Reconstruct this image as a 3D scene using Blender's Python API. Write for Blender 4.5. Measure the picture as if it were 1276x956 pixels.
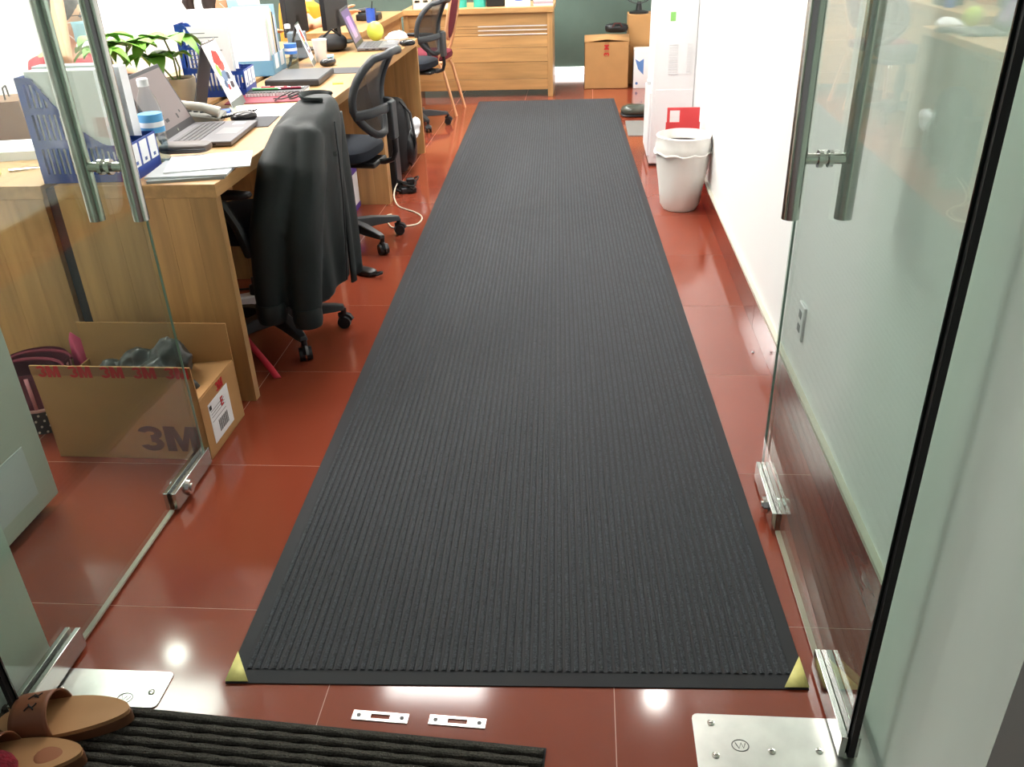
import bpy, bmesh, math, random
import numpy as np
from mathutils import Matrix, Vector
random.seed(7)
for o in list(bpy.data.objects): bpy.data.objects.remove(o)
S = bpy.context.scene
C = S.collection
PI = math.pi

# ------------------------------------------------------------------ camera
F_PX, PITCH, ROLL, YAW, CAM_H = 1059.14, 0.499678, 0.0356075, -0.0934665, 1.42
def cam_axes():
    cp, sp = math.cos(PITCH), math.sin(PITCH)
    fw = np.array([math.sin(YAW)*cp, math.cos(YAW)*cp, -sp])
    r0 = np.array([math.cos(YAW), -math.sin(YAW), 0]); d0 = np.cross(fw, r0)
    r = math.cos(ROLL)*r0 + math.sin(ROLL)*d0
    d = -math.sin(ROLL)*r0 + math.cos(ROLL)*d0
    return r, d, fw
AX = cam_axes()
cam_data = bpy.data.cameras.new('camera')
cam = bpy.data.objects.new('camera', cam_data); C.objects.link(cam)
m = Matrix.Identity(4)
for i in range(3):
    m[i][0] = AX[0][i]; m[i][1] = -AX[1][i]; m[i][2] = -AX[2][i]
m[2][3] = CAM_H
cam.matrix_world = m
cam_data.sensor_fit = 'HORIZONTAL'; cam_data.sensor_width = 36.0
cam_data.lens = F_PX/1276*36.0
cam_data.clip_start = 0.02
S.camera = cam
def px(x, y, X=None, Y=None, Z=None):
    """photo pixel -> world point on the plane X=, Y= or Z="""
    d = AX[0]*(x-638)/F_PX + AX[1]*(y-478)/F_PX + AX[2]
    o = np.array([0, 0, CAM_H])
    k, v = (0, X) if X is not None else (1, Y) if Y is not None else (2, Z)
    return tuple(o + d*(v-o[k])/d[k])

# ------------------------------------------------------------------ world, exposure
w = bpy.data.worlds.new('world'); S.world = w; w.use_nodes = True
w.node_tree.nodes['Background'].inputs[0].default_value = (1, 1, 1, 1)
w.node_tree.nodes['Background'].inputs[1].default_value = 0.2
S.view_settings.view_transform = 'Standard'; S.view_settings.look = 'None'
S.view_settings.exposure = 0.15; S.view_settings.gamma = 1.0
S.view_settings.use_curve_mapping = False
PANEL_POWER = 26.0      # emission of the ceiling panels
SPOT_POWER = 110.0

# ------------------------------------------------------------------ materials
def lin(c):
    if isinstance(c, str):
        c = [int(c[i:i+2], 16)/255 for i in (1, 3, 5)]
    else:
        c = [v/255 for v in c]
    return tuple(v/12.92 if v <= .04045 else ((v+.055)/1.055)**2.4 for v in c) + (1,)
MATS = {}
def mat(name, c, rough=.5, metal=0, noise=0, nscale=30, bump=0, bscale=80, rnd=0, alpha=1, emit=0, spec=.5, coat=0, stretch=(1, 1, 1)):
    if name in MATS: return MATS[name]
    M = bpy.data.materials.new(name); M.use_nodes = True
    nt = M.node_tree; b = nt.nodes['Principled BSDF']
    b.inputs['Base Color'].default_value = lin(c)
    b.inputs['Roughness'].default_value = rough
    b.inputs['Metallic'].default_value = metal
    b.inputs['Alpha'].default_value = alpha
    b.inputs['Specular IOR Level'].default_value = spec
    b.inputs['Coat Weight'].default_value = coat
    if emit:
        b.inputs['Emission Color'].default_value = lin(c); b.inputs['Emission Strength'].default_value = emit
    tc = nt.nodes.new('ShaderNodeTexCoord')
    mp = nt.nodes.new('ShaderNodeMapping'); mp.inputs['Scale'].default_value = stretch
    nt.links.new(tc.outputs['Object'], mp.inputs[0])
    last = None
    if noise or rnd:
        hsv = nt.nodes.new('ShaderNodeHueSaturation'); hsv.inputs['Color'].default_value = lin(c)
        val = None
        if noise:
            n = nt.nodes.new('ShaderNodeTexNoise'); n.inputs['Scale'].default_value = nscale; n.inputs['Detail'].default_value = 4
            nt.links.new(mp.outputs[0], n.inputs['Vector'])
            mr = nt.nodes.new('ShaderNodeMapRange'); mr.inputs['From Min'].default_value = .3; mr.inputs['From Max'].default_value = .7
            mr.inputs['To Min'].default_value = 1-noise; mr.inputs['To Max'].default_value = 1+noise
            nt.links.new(n.outputs['Fac'], mr.inputs['Value']); val = mr.outputs[0]
        if rnd:
            oi = nt.nodes.new('ShaderNodeObjectInfo')
            m2 = nt.nodes.new('ShaderNodeMapRange'); m2.inputs['To Min'].default_value = 1-rnd; m2.inputs['To Max'].default_value = 1+rnd
            nt.links.new(oi.outputs['Random'], m2.inputs['Value'])
            if val:
                mu = nt.nodes.new('ShaderNodeMath'); mu.operation = 'MULTIPLY'
                nt.links.new(val, mu.inputs[0]); nt.links.new(m2.outputs[0], mu.inputs[1]); val = mu.outputs[0]
            else: val = m2.outputs[0]
        nt.links.new(val, hsv.inputs['Value']); nt.links.new(hsv.outputs[0], b.inputs['Base Color'])
    if bump:
        n = nt.nodes.new('ShaderNodeTexNoise'); n.inputs['Scale'].default_value = bscale; n.inputs['Detail'].default_value = 3
        nt.links.new(mp.outputs[0], n.inputs['Vector'])
        bp = nt.nodes.new('ShaderNodeBump'); bp.inputs['Strength'].default_value = bump; bp.inputs['Distance'].default_value = .004
        nt.links.new(n.outputs['Fac'], bp.inputs['Height']); nt.links.new(bp.outputs[0], b.inputs['Normal'])
    MATS[name] = M
    return M
def wood(name, c, axis, rnd=.14):
    st = [9, 9, 9]; st[axis] = .7
    return mat(name, c, rough=.38, noise=.2, nscale=3.0, rnd=rnd, stretch=tuple(st), bump=.05, bscale=6)
WZ = wood('oak_upright', (182, 140, 90), 2); WY = wood('oak_lengthwise', (182, 140, 90), 1, .06); WX = wood('oak_crosswise', (182, 140, 90), 0, .12)
def glass_mat(name, tint, ior=1.5):
    M = bpy.data.materials.new(name); M.use_nodes = True; nt = M.node_tree; nt.nodes.clear()
    out = nt.nodes.new('ShaderNodeOutputMaterial'); mix = nt.nodes.new('ShaderNodeMixShader')
    fr = nt.nodes.new('ShaderNodeFresnel')
    ge = nt.nodes.new('ShaderNodeNewGeometry'); mr = nt.nodes.new('ShaderNodeMapRange')      # same reflectance on both faces of the sheet
    mr.inputs['To Min'].default_value = ior; mr.inputs['To Max'].default_value = 1/ior
    nt.links.new(ge.outputs['Backfacing'], mr.inputs['Value']); nt.links.new(mr.outputs[0], fr.inputs['IOR'])
    tr = nt.nodes.new('ShaderNodeBsdfTransparent'); tr.inputs[0].default_value = tint
    gl = nt.nodes.new('ShaderNodeBsdfGlossy'); gl.inputs['Roughness'].default_value = .015
    nt.links.new(fr.outputs[0], mix.inputs[0]); nt.links.new(tr.outputs[0], mix.inputs[1]); nt.links.new(gl.outputs[0], mix.inputs[2])
    nt.links.new(mix.outputs[0], out.inputs[0])
    return M
GLASS = glass_mat('door_glass', (.9, .96, .925, 1)); CLEAR = glass_mat('clear_plastic', (.9, .94, .95, 1), 1.35)
GEDGE = mat('glass_edge', (14, 24, 20), .2)
STEEL = mat('brushed_steel', (190, 192, 188), .22, 1, noise=.06, nscale=20, stretch=(1, 1, .1))
CHROME = mat('polished_steel', (205, 205, 200), .12, 1)
PLATE = mat('steel_plate', (215, 216, 212), .32, 1, noise=.12, nscale=12)
BLACK = mat('black_plastic', (24, 25, 28), .4); BLACKR = mat('black_rubber', (18, 18, 19), .7)
GREYBLK = mat('charcoal_plastic', (52, 56, 60), .42); NAVY = mat('navy_fabric', (19, 27, 39), .9, bump=.2, bscale=400)
WHITE = mat('white_plastic', (235, 235, 236), .4); PAPER = mat('paper_white', (238, 240, 243), .8); GREYP = mat('paper_grey', (200, 205, 208), .8)
BLUE = mat('blue_plastic', (28, 70, 160), .38); LBLUE = mat('pale_blue_plastic', (110, 160, 190), .4)
CARD = mat('cardboard', (178, 134, 84), .8, noise=.05, nscale=8); CARDIN = CARD
RED = mat('red_print', (190, 32, 36), .6); DARKINK = mat('dark_ink', (48, 30, 24), .7); INK = mat('ink_black', (20, 20, 22), .7)
BURG = mat('burgundy_fabric', (112, 24, 44), .85, bump=.15, bscale=300); PEACH = mat('peach_gold_metal', (226, 172, 128), .3, .35)
SKIN = mat('skin', (218, 168, 132), .55); HAIR = mat('dark_hair', (38, 27, 24), .55, noise=.2, nscale=60, stretch=(1, 1, .1))
LEAF = mat('leaf_green', (112, 166, 58), .45, noise=.12, nscale=25, rnd=.2); SOIL = mat('soil', (60, 42, 30), .95, bump=.6, bscale=120)

# ------------------------------------------------------------------ mesh builder
class MB:
    def __init__(s): s.v = []; s.f = []
    def add(s, vs, fs):
        n = len(s.v); s.v += [tuple(v) for v in vs]; s.f += [tuple(i+n for i in f) for f in fs]; return s
    def box(s, x0, x1, y0, y1, z0, z1, R=None, c=None):
        vs = [(x, y, z) for z in (z0, z1) for y in (y0, y1) for x in (x0, x1)]
        if R is not None:
            c = Vector(c or (0, 0, 0)); vs = [tuple(c + R @ (Vector(v)-c)) for v in vs]
        return s.add(vs, [(0, 2, 3, 1), (4, 5, 7, 6), (0, 1, 5, 4), (2, 6, 7, 3), (0, 4, 6, 2), (1, 3, 7, 5)])
    def tube(s, pts, r, n=8, closed=False, caps=True, flat=1.0):
        P = [Vector(p) for p in pts]; k = len(P)
        rr = list(r) if isinstance(r, (list, tuple)) else [r]*k
        vs = []; up = None
        for i in range(k):
            a = P[(i-1) % k] if (closed or i) else P[i]; b = P[(i+1) % k] if (closed or i < k-1) else P[i]
            t = (b-a).normalized()
            if up is None:
                up = Vector((0, 0, 1)) if abs(t.z) < .9 else Vector((1, 0, 0))
            u = (up - t*up.dot(t)).normalized(); up = u; w_ = t.cross(u)
            for j in range(n):
                an = 2*PI*j/n
                vs.append(P[i] + (u*math.cos(an)*flat + w_*math.sin(an))*rr[i])
        fs = []
        for i in range(k if closed else k-1):
            for j in range(n):
                a = i*n+j; b = i*n+(j+1) % n; i2 = (i+1) % k
                fs.append((a, b, i2*n+(j+1) % n, i2*n+j))
        if caps and not closed:
            fs.append(tuple(range(n-1, -1, -1))); fs.append(tuple((k-1)*n+j for j in range(n)))
        return s.add(vs, fs)
    def cyl(s, p, q, r, r2=None, n=16): return s.tube([p, q], [r, r if r2 is None else r2], n)
    def lathe(s, prof, c=(0, 0, 0), n=24, wob=0):
        vs = []; k = len(prof)
        for r, z in prof:
            for j in range(n):
                a = 2*PI*j/n; q = r*(1+wob*math.sin(a*5+z*30)*math.cos(a*3+z*17))
                vs.append((c[0]+q*math.cos(a), c[1]+q*math.sin(a), c[2]+z))
        fs = [(i*n+j, i*n+(j+1) % n, (i+1)*n+(j+1) % n, (i+1)*n+j) for i in range(k-1) for j in range(n)]
        fs.append(tuple(range(n-1, -1, -1))); fs.append(tuple((k-1)*n+j for j in range(n)))
        return s.add(vs, fs)
    def ell(s, c, r, n=16, m_=10, p=1.0, R=None):
        def sp(v): return math.copysign(abs(v)**p, v)
        vs = []
        for i in range(m_+1):
            th = -PI/2 + PI*i/m_
            for j in range(n):
                a = 2*PI*j/n
                v = Vector((r[0]*sp(math.cos(th))*sp(math.cos(a)), r[1]*sp(math.cos(th))*sp(math.sin(a)), r[2]*sp(math.sin(th))))
                if R is not None: v = R @ v
                vs.append(Vector(c)+v)
        fs = [(i*n+j, i*n+(j+1) % n, (i+1)*n+(j+1) % n, (i+1)*n+j) for i in range(m_) for j in range(n)]
        return s.add(vs, fs)
    def prism(s, poly, a, b, fn):
        """poly 2-D outline, extruded between a and b; fn(u, v, w) -> point"""
        n = len(poly)
        vs = [fn(u, v, a) for u, v in poly] + [fn(u, v, b) for u, v in poly]
        fs = [tuple(range(n-1, -1, -1)), tuple(range(n, 2*n))] + [(i, (i+1) % n, n+(i+1) % n, n+i) for i in range(n)]
        return s.add(vs, fs)
    def grid(s, fn, nu, nv, thick=0):
        vs = [fn(i/nu, j/nv) for i in range(nu+1) for j in range(nv+1)]
        fs = [(i*(nv+1)+j, (i+1)*(nv+1)+j, (i+1)*(nv+1)+j+1, i*(nv+1)+j+1) for i in range(nu) for j in range(nv)]
        return s.add(vs, fs)
    def mesh(s, name, m_, smooth=True):
        me = bpy.data.meshes.new(name); me.from_pydata([tuple(v) for v in s.v], [], s.f)
        bm = bmesh.new(); bm.from_mesh(me); bmesh.ops.remove_doubles(bm, verts=bm.verts, dist=1e-6)
        bmesh.ops.recalc_face_normals(bm, faces=bm.faces); bm.to_mesh(me); bm.free()
        if smooth:
            me.shade_smooth(); me.set_sharp_from_angle(angle=math.radians(38))
        me.materials.append(m_); return me
    def build(s, name, m_, parent=None, loc=(0, 0, 0), rz=0, bevel=0, smooth=True, solid=0, remesh=0, rx=0, ry=0):
        o = bpy.data.objects.new(name, s.mesh(name, m_, smooth)); C.objects.link(o)
        o.location = loc; o.rotation_euler = (rx, ry, rz)
        if parent: o.parent = parent
        if solid:
            q = o.modifiers.new('solid', 'SOLIDIFY'); q.thickness = solid; q.offset = 0
        if remesh:
            q = o.modifiers.new('remesh', 'REMESH'); q.mode = 'VOXEL'; q.voxel_size = remesh; q.use_smooth_shade = True
            q = o.modifiers.new('smooth', 'SMOOTH'); q.factor = .5; q.iterations = 4
        if bevel:
            q = o.modifiers.new('bevel', 'BEVEL'); q.width = bevel; q.segments = 2; q.limit_method = 'ANGLE'
        return o
def B(*a, **k): return MB().box(*a, **k)
def tag(o, label=None, cat=None, group=None, kind=None):
    if label: o['label'] = label
    if cat: o['category'] = cat
    if group: o['group'] = group
    if kind: o['kind'] = kind
    return o
def thing(name, label, cat, loc=(0, 0, 0), rz=0, group=None):
    o = bpy.data.objects.new(name, None); C.objects.link(o); o.empty_display_size = .05
    o.location = loc; o.rotation_euler = (0, 0, rz)
    return tag(o, label, cat, group)
def struct(name, mb, m_, label=None, cat=None, **k):
    o = mb.build(name, m_, **k); tag(o, label, cat, kind='structure'); return o
def text(name, body, size, m_, parent, loc, rot, bold=.0, ext=.0006, sx=1):
    cu = bpy.data.curves.new(name, 'FONT'); cu.body = body; cu.size = size; cu.extrude = ext; cu.offset = bold
    cu.align_x = 'CENTER'; cu.align_y = 'CENTER'; cu.resolution_u = 3
    t = bpy.data.objects.new('tmp', cu); C.objects.link(t)
    bpy.context.view_layer.update()
    me = bpy.data.meshes.new_from_object(t.evaluated_get(bpy.context.evaluated_depsgraph_get()))
    bpy.data.objects.remove(t)
    me.materials.clear(); me.materials.append(m_)
    o = bpy.data.objects.new(name, me); C.objects.link(o); o.parent = parent
    o.location = loc; o.rotation_euler = rot; o.scale = (sx, 1, 1)
    return o
RX90 = (PI/2, 0, 0)

# ================================================================== SETTING
XR = .672           # right wall
XL, YB, YF, ZC = -3.3, 9.22, 1.1, 2.72
# floor and tiles
floor = struct('floor', B(XL-.2, 1.6, -1.2, YB+.1, -.1, -.0005), mat('tile_joint', (205, 160, 140), .6), 'glossy red-brown tiled floor', 'floor')
TILE = mat('red_tile', (134, 62, 43), .10, noise=.05, nscale=2.2, rnd=.05, bump=.012, bscale=9, spec=.6)
T = .603
tile_me = None
for ix in range(-4, 3):
    for iy in range(-3, 14):
        x0 = -.53 + ix*T; y0 = 1.46 + iy*T
        if tile_me is None:
            tb = B(.001, T-.001, .001, T-.001, -.02, 0); tile_me = tb.mesh('tile', TILE, False)
        o = bpy.data.objects.new('tile', tile_me); C.objects.link(o); o.location = (x0, y0, 0); o.parent = floor
WALLW = mat('white_wall', (240, 241, 240), .6, bump=.01, bscale=60)
struct('wall_right', B(XR, XR+.15, 1.2, YB+.1, -.05, ZC), WALLW, 'white painted wall on the right side', 'wall')
struct('wall_left', B(XL-.15, XL, 1.1, YB+.1, -.05, ZC), WALLW, 'white painted wall behind the desk row', 'wall')
struct('wall_back', B(XL-.1, XR+.15, YB, YB+.15, -.05, ZC), mat('green_grey_wall', (90, 110, 101), .35, noise=.12, nscale=3), 'mottled grey-green wall at the far end', 'wall')
struct('ceiling', B(XL-.15, XR+.15, 1.05, YB+.15, ZC, ZC+.1), mat('ceiling_white', (225, 226, 224), .8), 'white ceiling', 'ceiling')
struct('trim_1', B(XL, XR, YB-.012, YB+.01, 0, .075), mat('light_strip', (255, 255, 250), .5, emit=2.2), 'glowing white light strip at foot of far wall', 'trim')
PILLAR = mat('pale_green_plaster', (202, 215, 206), .65, noise=.06, nscale=5, bump=.04, bscale=12, stretch=(1, 1, .3))
struct('wall_front_right', B(.56, 1.5, .82, 1.245, -.05, ZC), PILLAR, 'pale grey-green door pillar beside the right door leaf', 'pillar')
struct('wall_front_left', B(XL-.15, -1.2, 1.02, 1.32, -.05, ZC), PILLAR, 'pale green door pillar beside the left door leaf', 'pillar')
struct('wall_front_top', B(-1.2, .56, 1.05, 1.2, 2.3, ZC), PILLAR, 'wall above the glass doors', 'wall')
struct('wall_side', B(1.5, 1.6, -1.2, .82, -.05, ZC), mat('dark_grey_wall', (70, 72, 66), .7), 'dark grey wall outside the doorway', 'wall')
# baseboard of brown tiles along the right wall
bb = struct('baseboard_right', B(XR-.004, XR, 1.245, YB, 0, .122), mat('bb_back', (215, 210, 195), .7), 'red-brown tile baseboard along white wall', 'baseboard')
BBT = mat('baseboard_tile', (122, 52, 38), .12, noise=.12, nscale=6, rnd=.08, stretch=(1, 1, 6))
bbm = None
for i in range(13):
    if bbm is None: bbm = B(-.012, 0, .001, T-.001, .001, .12).mesh('baseboard_tile', BBT, False)
    o = bpy.data.objects.new('baseboard_tile', bbm); C.objects.link(o); o.parent = bb; o.location = (XR-.004, 1.25+i*T, 0)
B(XR-.017, XR, 1.245, YB, .12, .132).build('lit_top_strip', mat('lit_top_cream', (205, 202, 186), .5), bb)  # light on the baseboard's top edge painted in as a cream strip
# wall socket
sk = thing('wall_socket', 'small white wall socket low on right wall behind glass', 'socket', px(1000, 400, X=XR))
B(-.009, 0, -.035, .035, -.055, .055).build('face_plate', WHITE, sk, bevel=.003)
for z in (-.022, .022):
    B(-.0105, -.008, -.014, .014, z-.012, z+.012).build('socket_hole', mat('socket_grey', (120, 122, 120), .5), sk)

# ceiling lights
PEM = mat('panel_light', (255, 253, 248), .5, emit=PANEL_POWER); SEM = mat('downlight_glow', (255, 252, 244), .5, emit=SPOT_POWER)
for (x, y, lb_) in ((-.88, 4.15, 'over the jacket chair'), (-.88, 6.55, 'over the runner by the far desk'), (-.88, 8.5, 'over the oak counter'), (-2.45, 3.0, 'over the brown paper bag'), (-2.45, 5.4, 'over the person with tied hair'), (-2.45, 7.8, 'over the person in orange')):
    t = thing('ceiling_light_offscreen', 'white ceiling light panel ' + lb_, 'light', (x, y, ZC), group='ceiling panels')
    MB().box(-.33, .33, -.63, .63, -.02, 0).build('frame', WHITE, t)
    B(-.3, .3, -.6, .6, -.026, -.02).build('diffuser_offscreen', PEM, t)
for (x, y, lb_) in ((-2.61, 3.82, 'above the masked person in red'), (.46, 3.63, 'beside the white wall before the bin')):
    t = thing('downlight_offscreen', 'small round downlight ' + lb_, 'light', (x, y, ZC), group='round downlights')
    MB().lathe([(.075, -.012), (.085, -.008), (.085, 0)]).build('ring', WHITE, t)
    MB().lathe([(.055, -.015), (.058, -.012)]).build('lamp_offscreen', SEM, t)

# ------------------------------------------------------------------ glass doors
def door(n, xh, yh, yf, side, hz, label):
    t = thing('door_%d' % n, label, 'door', (xh, yh, 0)); t['kind'] = 'structure'
    L = yf-yh; g = .006
    pane = B(-g, g, 0, L, .012, 2.25).build('glass_pane', GLASS, t, smooth=False)
    B(-g-.0005, g+.0005, -.0035, 0, .012, 2.25).build('hinge_edge', GEDGE, pane)
    B(-g*.5, g*.5, L, L+.001, .012, 2.25).build('free_edge', mat('edge_green', (150, 176, 160), .3), pane)
    B(-g, g, .06, L-.24, .006, .012).build('bottom_edge', mat('edge_light', (190, 180, 165), .25), pane)
    for (a, b, nm) in ((-.01, .21, 'hinge_patch'), (L-.235, L+.004, 'lock_patch')):
        q = thing(nm, None, None); q.parent = t
        for s in (-1, 1):
            B(min(s*g, s*(g+.012)), max(s*g, s*(g+.012)), a, b, .008, .062).build('cover_plate', STEEL, q, bevel=.0015)
        if nm == 'lock_patch':
            for s in (-1, 1):
                yc = a+.075
                MB().cyl((s*.017, yc, .034), (s*.028, yc, .034), .024, .021, 20).build('lock_cylinder', CHROME, q)
                MB().cyl((s*.027, yc, .034), (s*.032, yc, .034), .012, .011, 16).build('key_core', CHROME, q)
        else:
            MB().cyl((0, .03, 0), (0, .03, .02), .014).build('pivot', BLACK, q)
    h = thing('pull_handle', None, None); h.parent = t
    yc, d = hz[0]-yh, .056
    for s in (-1, 1):
        MB().cyl((s*d, yc, hz[1]), (s*d, yc, hz[1]+1.15), .019, n=24).build('bar', STEEL, h)
        for z in (hz[1]+.13, hz[1]+1.02):
            MB().cyl((0, yc, z), (s*(d-.01), yc, z), .0115, n=14).build('standoff', CHROME, h)
            MB().cyl((s*.006, yc, z), (s*.015, yc, z), .0185, n=18).build('collar', CHROME, h)
    # black seal in the gap beside the jamb
    B(-.008 if side < 0 else -.002, .002 if side < 0 else .010, -.014, -.0036, .012, 2.25).build('gap_seal', BLACKR, t)
    return t
door(1, -1.13, 1.115, 2.06, -1, (1.935, .805), 'frameless glass door leaf standing open beside the wooden desk')
door(2, .508, 1.125, 2.03, 1, (1.85, .825), 'frameless glass door leaf standing open along the white wall')

# floor spring plates and strike plates
def spring_plate(name, label, x0, x1, y0, y1, screws, emblem):
    cx_, cy_ = (x0+x1)/2, (y0+y1)/2
    t = thing(name, label, 'metal plate', (cx_, cy_, 0))
    hx, hy = (x1-x0)/2, (y1-y0)/2
    pts = []
    for sx, sy, a0 in ((1, 1, 0), (-1, 1, 90), (-1, -1, 180), (1, -1, 270)):
        for k in range(4):
            a = math.radians(a0+30*k); pts.append((sx*(hx-.012)+.012*math.cos(a), sy*(hy-.012)+.012*math.sin(a)))
    MB().prism(pts, 0, .003, lambda u, v, w_: (u, v, w_)).build('cover', PLATE, t, bevel=.001)
    for (x, y) in screws:
        q = MB().lathe([(.0075, .003), (.0075, .0045), (.005, .005)], (x-cx_, y-cy_, 0), 14).build('screw', CHROME, t)
        B(x-cx_-.004, x-cx_+.004, y-cy_-.0008, y-cy_+.0008, .0049, .0054).build('slot_shade_bar', INK, q)  # shade inside the screw slot, laid on as a raised black bar
    ex, ey = emblem[0]-cx_, emblem[1]-cy_
    em = MB().tube([(ex+.016*math.cos(a*PI/12), ey+.013*math.sin(a*PI/12), .0032) for a in range(24)], .0011, 5, closed=True).build('emblem', mat('etched_grey', (120, 122, 120), .5), t)
    MB().tube([(ex-.009, ey+.006, .0032), (ex-.003, ey-.007, .0032), (ex+.002, ey+.006, .0032), (ex+.006, ey-.006, .0032), (ex+.01, ey+.005, .0032)], .0011, 5).build('emblem_letter', MATS['etched_grey'], em)
    return t
spring_plate('floor_plate', 'steel floor spring cover plate under slippers side door', -1.16, -.878, 1.165, 1.262, [(-.905, 1.205), (-1.11, 1.205)], (-.955, 1.187))
spring_plate('floor_plate', 'bright steel floor spring cover plate under the door along the wall', .226, .60, 1.06, 1.208, [(.262, 1.185), (.262, 1.11), (.37, 1.125), (.46, 1.13)], (.312, 1.135))
def strike(label, px0):
    p = px(*px0, Z=0)
    t = thing('strike_plate', label, 'metal plate', (p[0], p[1], 0), -.045, 'strike plates in the floor')
    MB().box(-.058, -.02, -.0115, .0115, 0, .0025).box(.02, .058, -.0115, .0115, 0, .0025).box(-.02, .02, .0055, .0115, 0, .0025).box(-.02, .02, -.0115, -.0055, 0, .0025).build('plate', PLATE, t, smooth=False)
    for s in (-1, 1): MB().cyl((s*.045, 0, .0025), (s*.045, 0, .0034), .0045, n=12).build('screw', GREYBLK, t)
strike('narrow steel strike plate in floor with gap towards the slippers', (474, 894))
strike('narrow steel strike plate in floor nearer the entrance mat corner', (570, 900))

# ================================================================== MATS
def runner():
    NL, NR, FR, FL = [Vector(px(*p, Z=0)) for p in ((281, 852), (1008, 860), (765, 123), (597, 127))]
    t = thing('runner_mat', 'long dark grey ribbed entrance runner with black rubber border', 'mat', (0, 0, 0))
    def P(u, v, z):     # u across 0..1, v along 0..1
        p = NL.lerp(NR, u).lerp(FL.lerp(FR, u), v); return (p.x, p.y, z)
    W, L = 1.215, 6.57; bu, bv = .03/W, .035/L
    ob = MB()
    prof = [(0, .0005), (bu, .007)]
    for (u0, u1, v0, v1) in ((0, 1, 0, 0), (1, 1, 0, 1), (1, 0, 1, 1), (0, 0, 1, 0)): pass
    o_ = [(0, 0), (1, 0), (1, 1), (0, 1)]; i_ = [(bu, bv), (1-bu, bv), (1-bu, 1-bv), (bu, 1-bv)]
    vs = [P(u, v, .0) for u, v in o_] + [P(u, v, .003) for u, v in o_] + [P(u, v, .0065) for u, v in i_] + [P(u, v, 0) for u, v in i_]
    fs = []
    for a in range(4):
        b = (a+1) % 4
        fs += [(a, b, 4+b, 4+a), (4+a, 4+b, 8+b, 8+a), (8+a, 8+b, 12+b, 12+a)]
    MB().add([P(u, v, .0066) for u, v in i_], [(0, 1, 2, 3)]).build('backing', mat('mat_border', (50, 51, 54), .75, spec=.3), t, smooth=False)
    vs[8:12] = [(x, y, .0068) for x, y, z in vs[8:12]]
    ob.add(vs, fs).build('rubber_border', mat('mat_border', (50, 51, 54), .75, spec=.3), t, smooth=False)
    n = 66; us = []
    for k in range(n):
        a = bu + (1-2*bu)*k/n; d = (1-2*bu)/n
        us.append([(a+d*.36, .0066), (a+d*.44, .0094), (a+d*.68, .0102), (a+d*.92, .0094), (a+d*.998, .0066)])
    nv = 60
    pile = MB(); vs = []
    for j in range(nv+1):
        v = bv + (1-2*bv)*j/nv
        for rib in us:
            for (u, z) in rib: vs.append(P(u, v, z))
    k = len(us)*5
    fs = [(j*k+i, j*k+i+1, (j+1)*k+i+1, (j+1)*k+i) for j in range(nv) for i in range(k-1) if i % 5 != 4]
    PM = mat('mat_pile', (66, 69, 73), .95, noise=.65, nscale=260, bump=.9, bscale=420, spec=.15)
    pb_ = PM.node_tree.nodes['Principled BSDF']; pb_.inputs['Sheen Weight'].default_value = .07; pb_.inputs['Sheen Roughness'].default_value = .5
    tag(pile.add(vs, fs).build('ribbed_pile', PM, t, smooth=False), kind='stuff')
    TAPE = mat('yellow_tape', (222, 214, 130), .6, noise=.12, nscale=40)
    for u, su in ((0, 1), (1, -1)):
        a = P(u, 0, .0074); b = P(u+su*.05/W, .0, .0074); c = P(u, .085/L, .0074)
        MB().add([a, b, c], [(0, 1, 2)]).build('corner_tape', TAPE, t, solid=.0008)
    return t
runner()
def entrance_mat():
    a, b = px(165, 884, Z=0), px(678, 935, Z=0)
    rz = math.atan2(b[1]-a[1], b[0]-a[0])
    t = thing('entrance_mat', 'small dark ribbed doormat under the brown slippers', 'mat', (b[0], b[1], 0), rz)
    k = 22; pitch = .022; vs = []; pr = []
    y = 0
    for i in range(k):
        pr += [(-i*pitch, .003), (-i*pitch-.003, .009), (-i*pitch-.012, .0105), (-i*pitch-.016, .009), (-i*pitch-.019, .003)]
    n = 70
    for i in range(n+1):
        x = -1.15*i/n
        for (yy, z) in pr: vs.append((x, yy+.0012*math.sin(x*90+yy*300), z))
    q = len(pr)
    fs = [(i*q+j, (i+1)*q+j, (i+1)*q+j+1, i*q+j+1) for i in range(n) for j in range(q-1)]
    MB().add(vs, fs).build('ribbed_pile', mat('doormat_pile', (70, 68, 62), .95, noise=.4, nscale=220, bump=.8, bscale=300, spec=.15), t, smooth=False)
    B(-1.155, .004, -.5, .003, 0, .003).build('rubber_backing', BLACKR, t)
entrance_mat()

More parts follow.
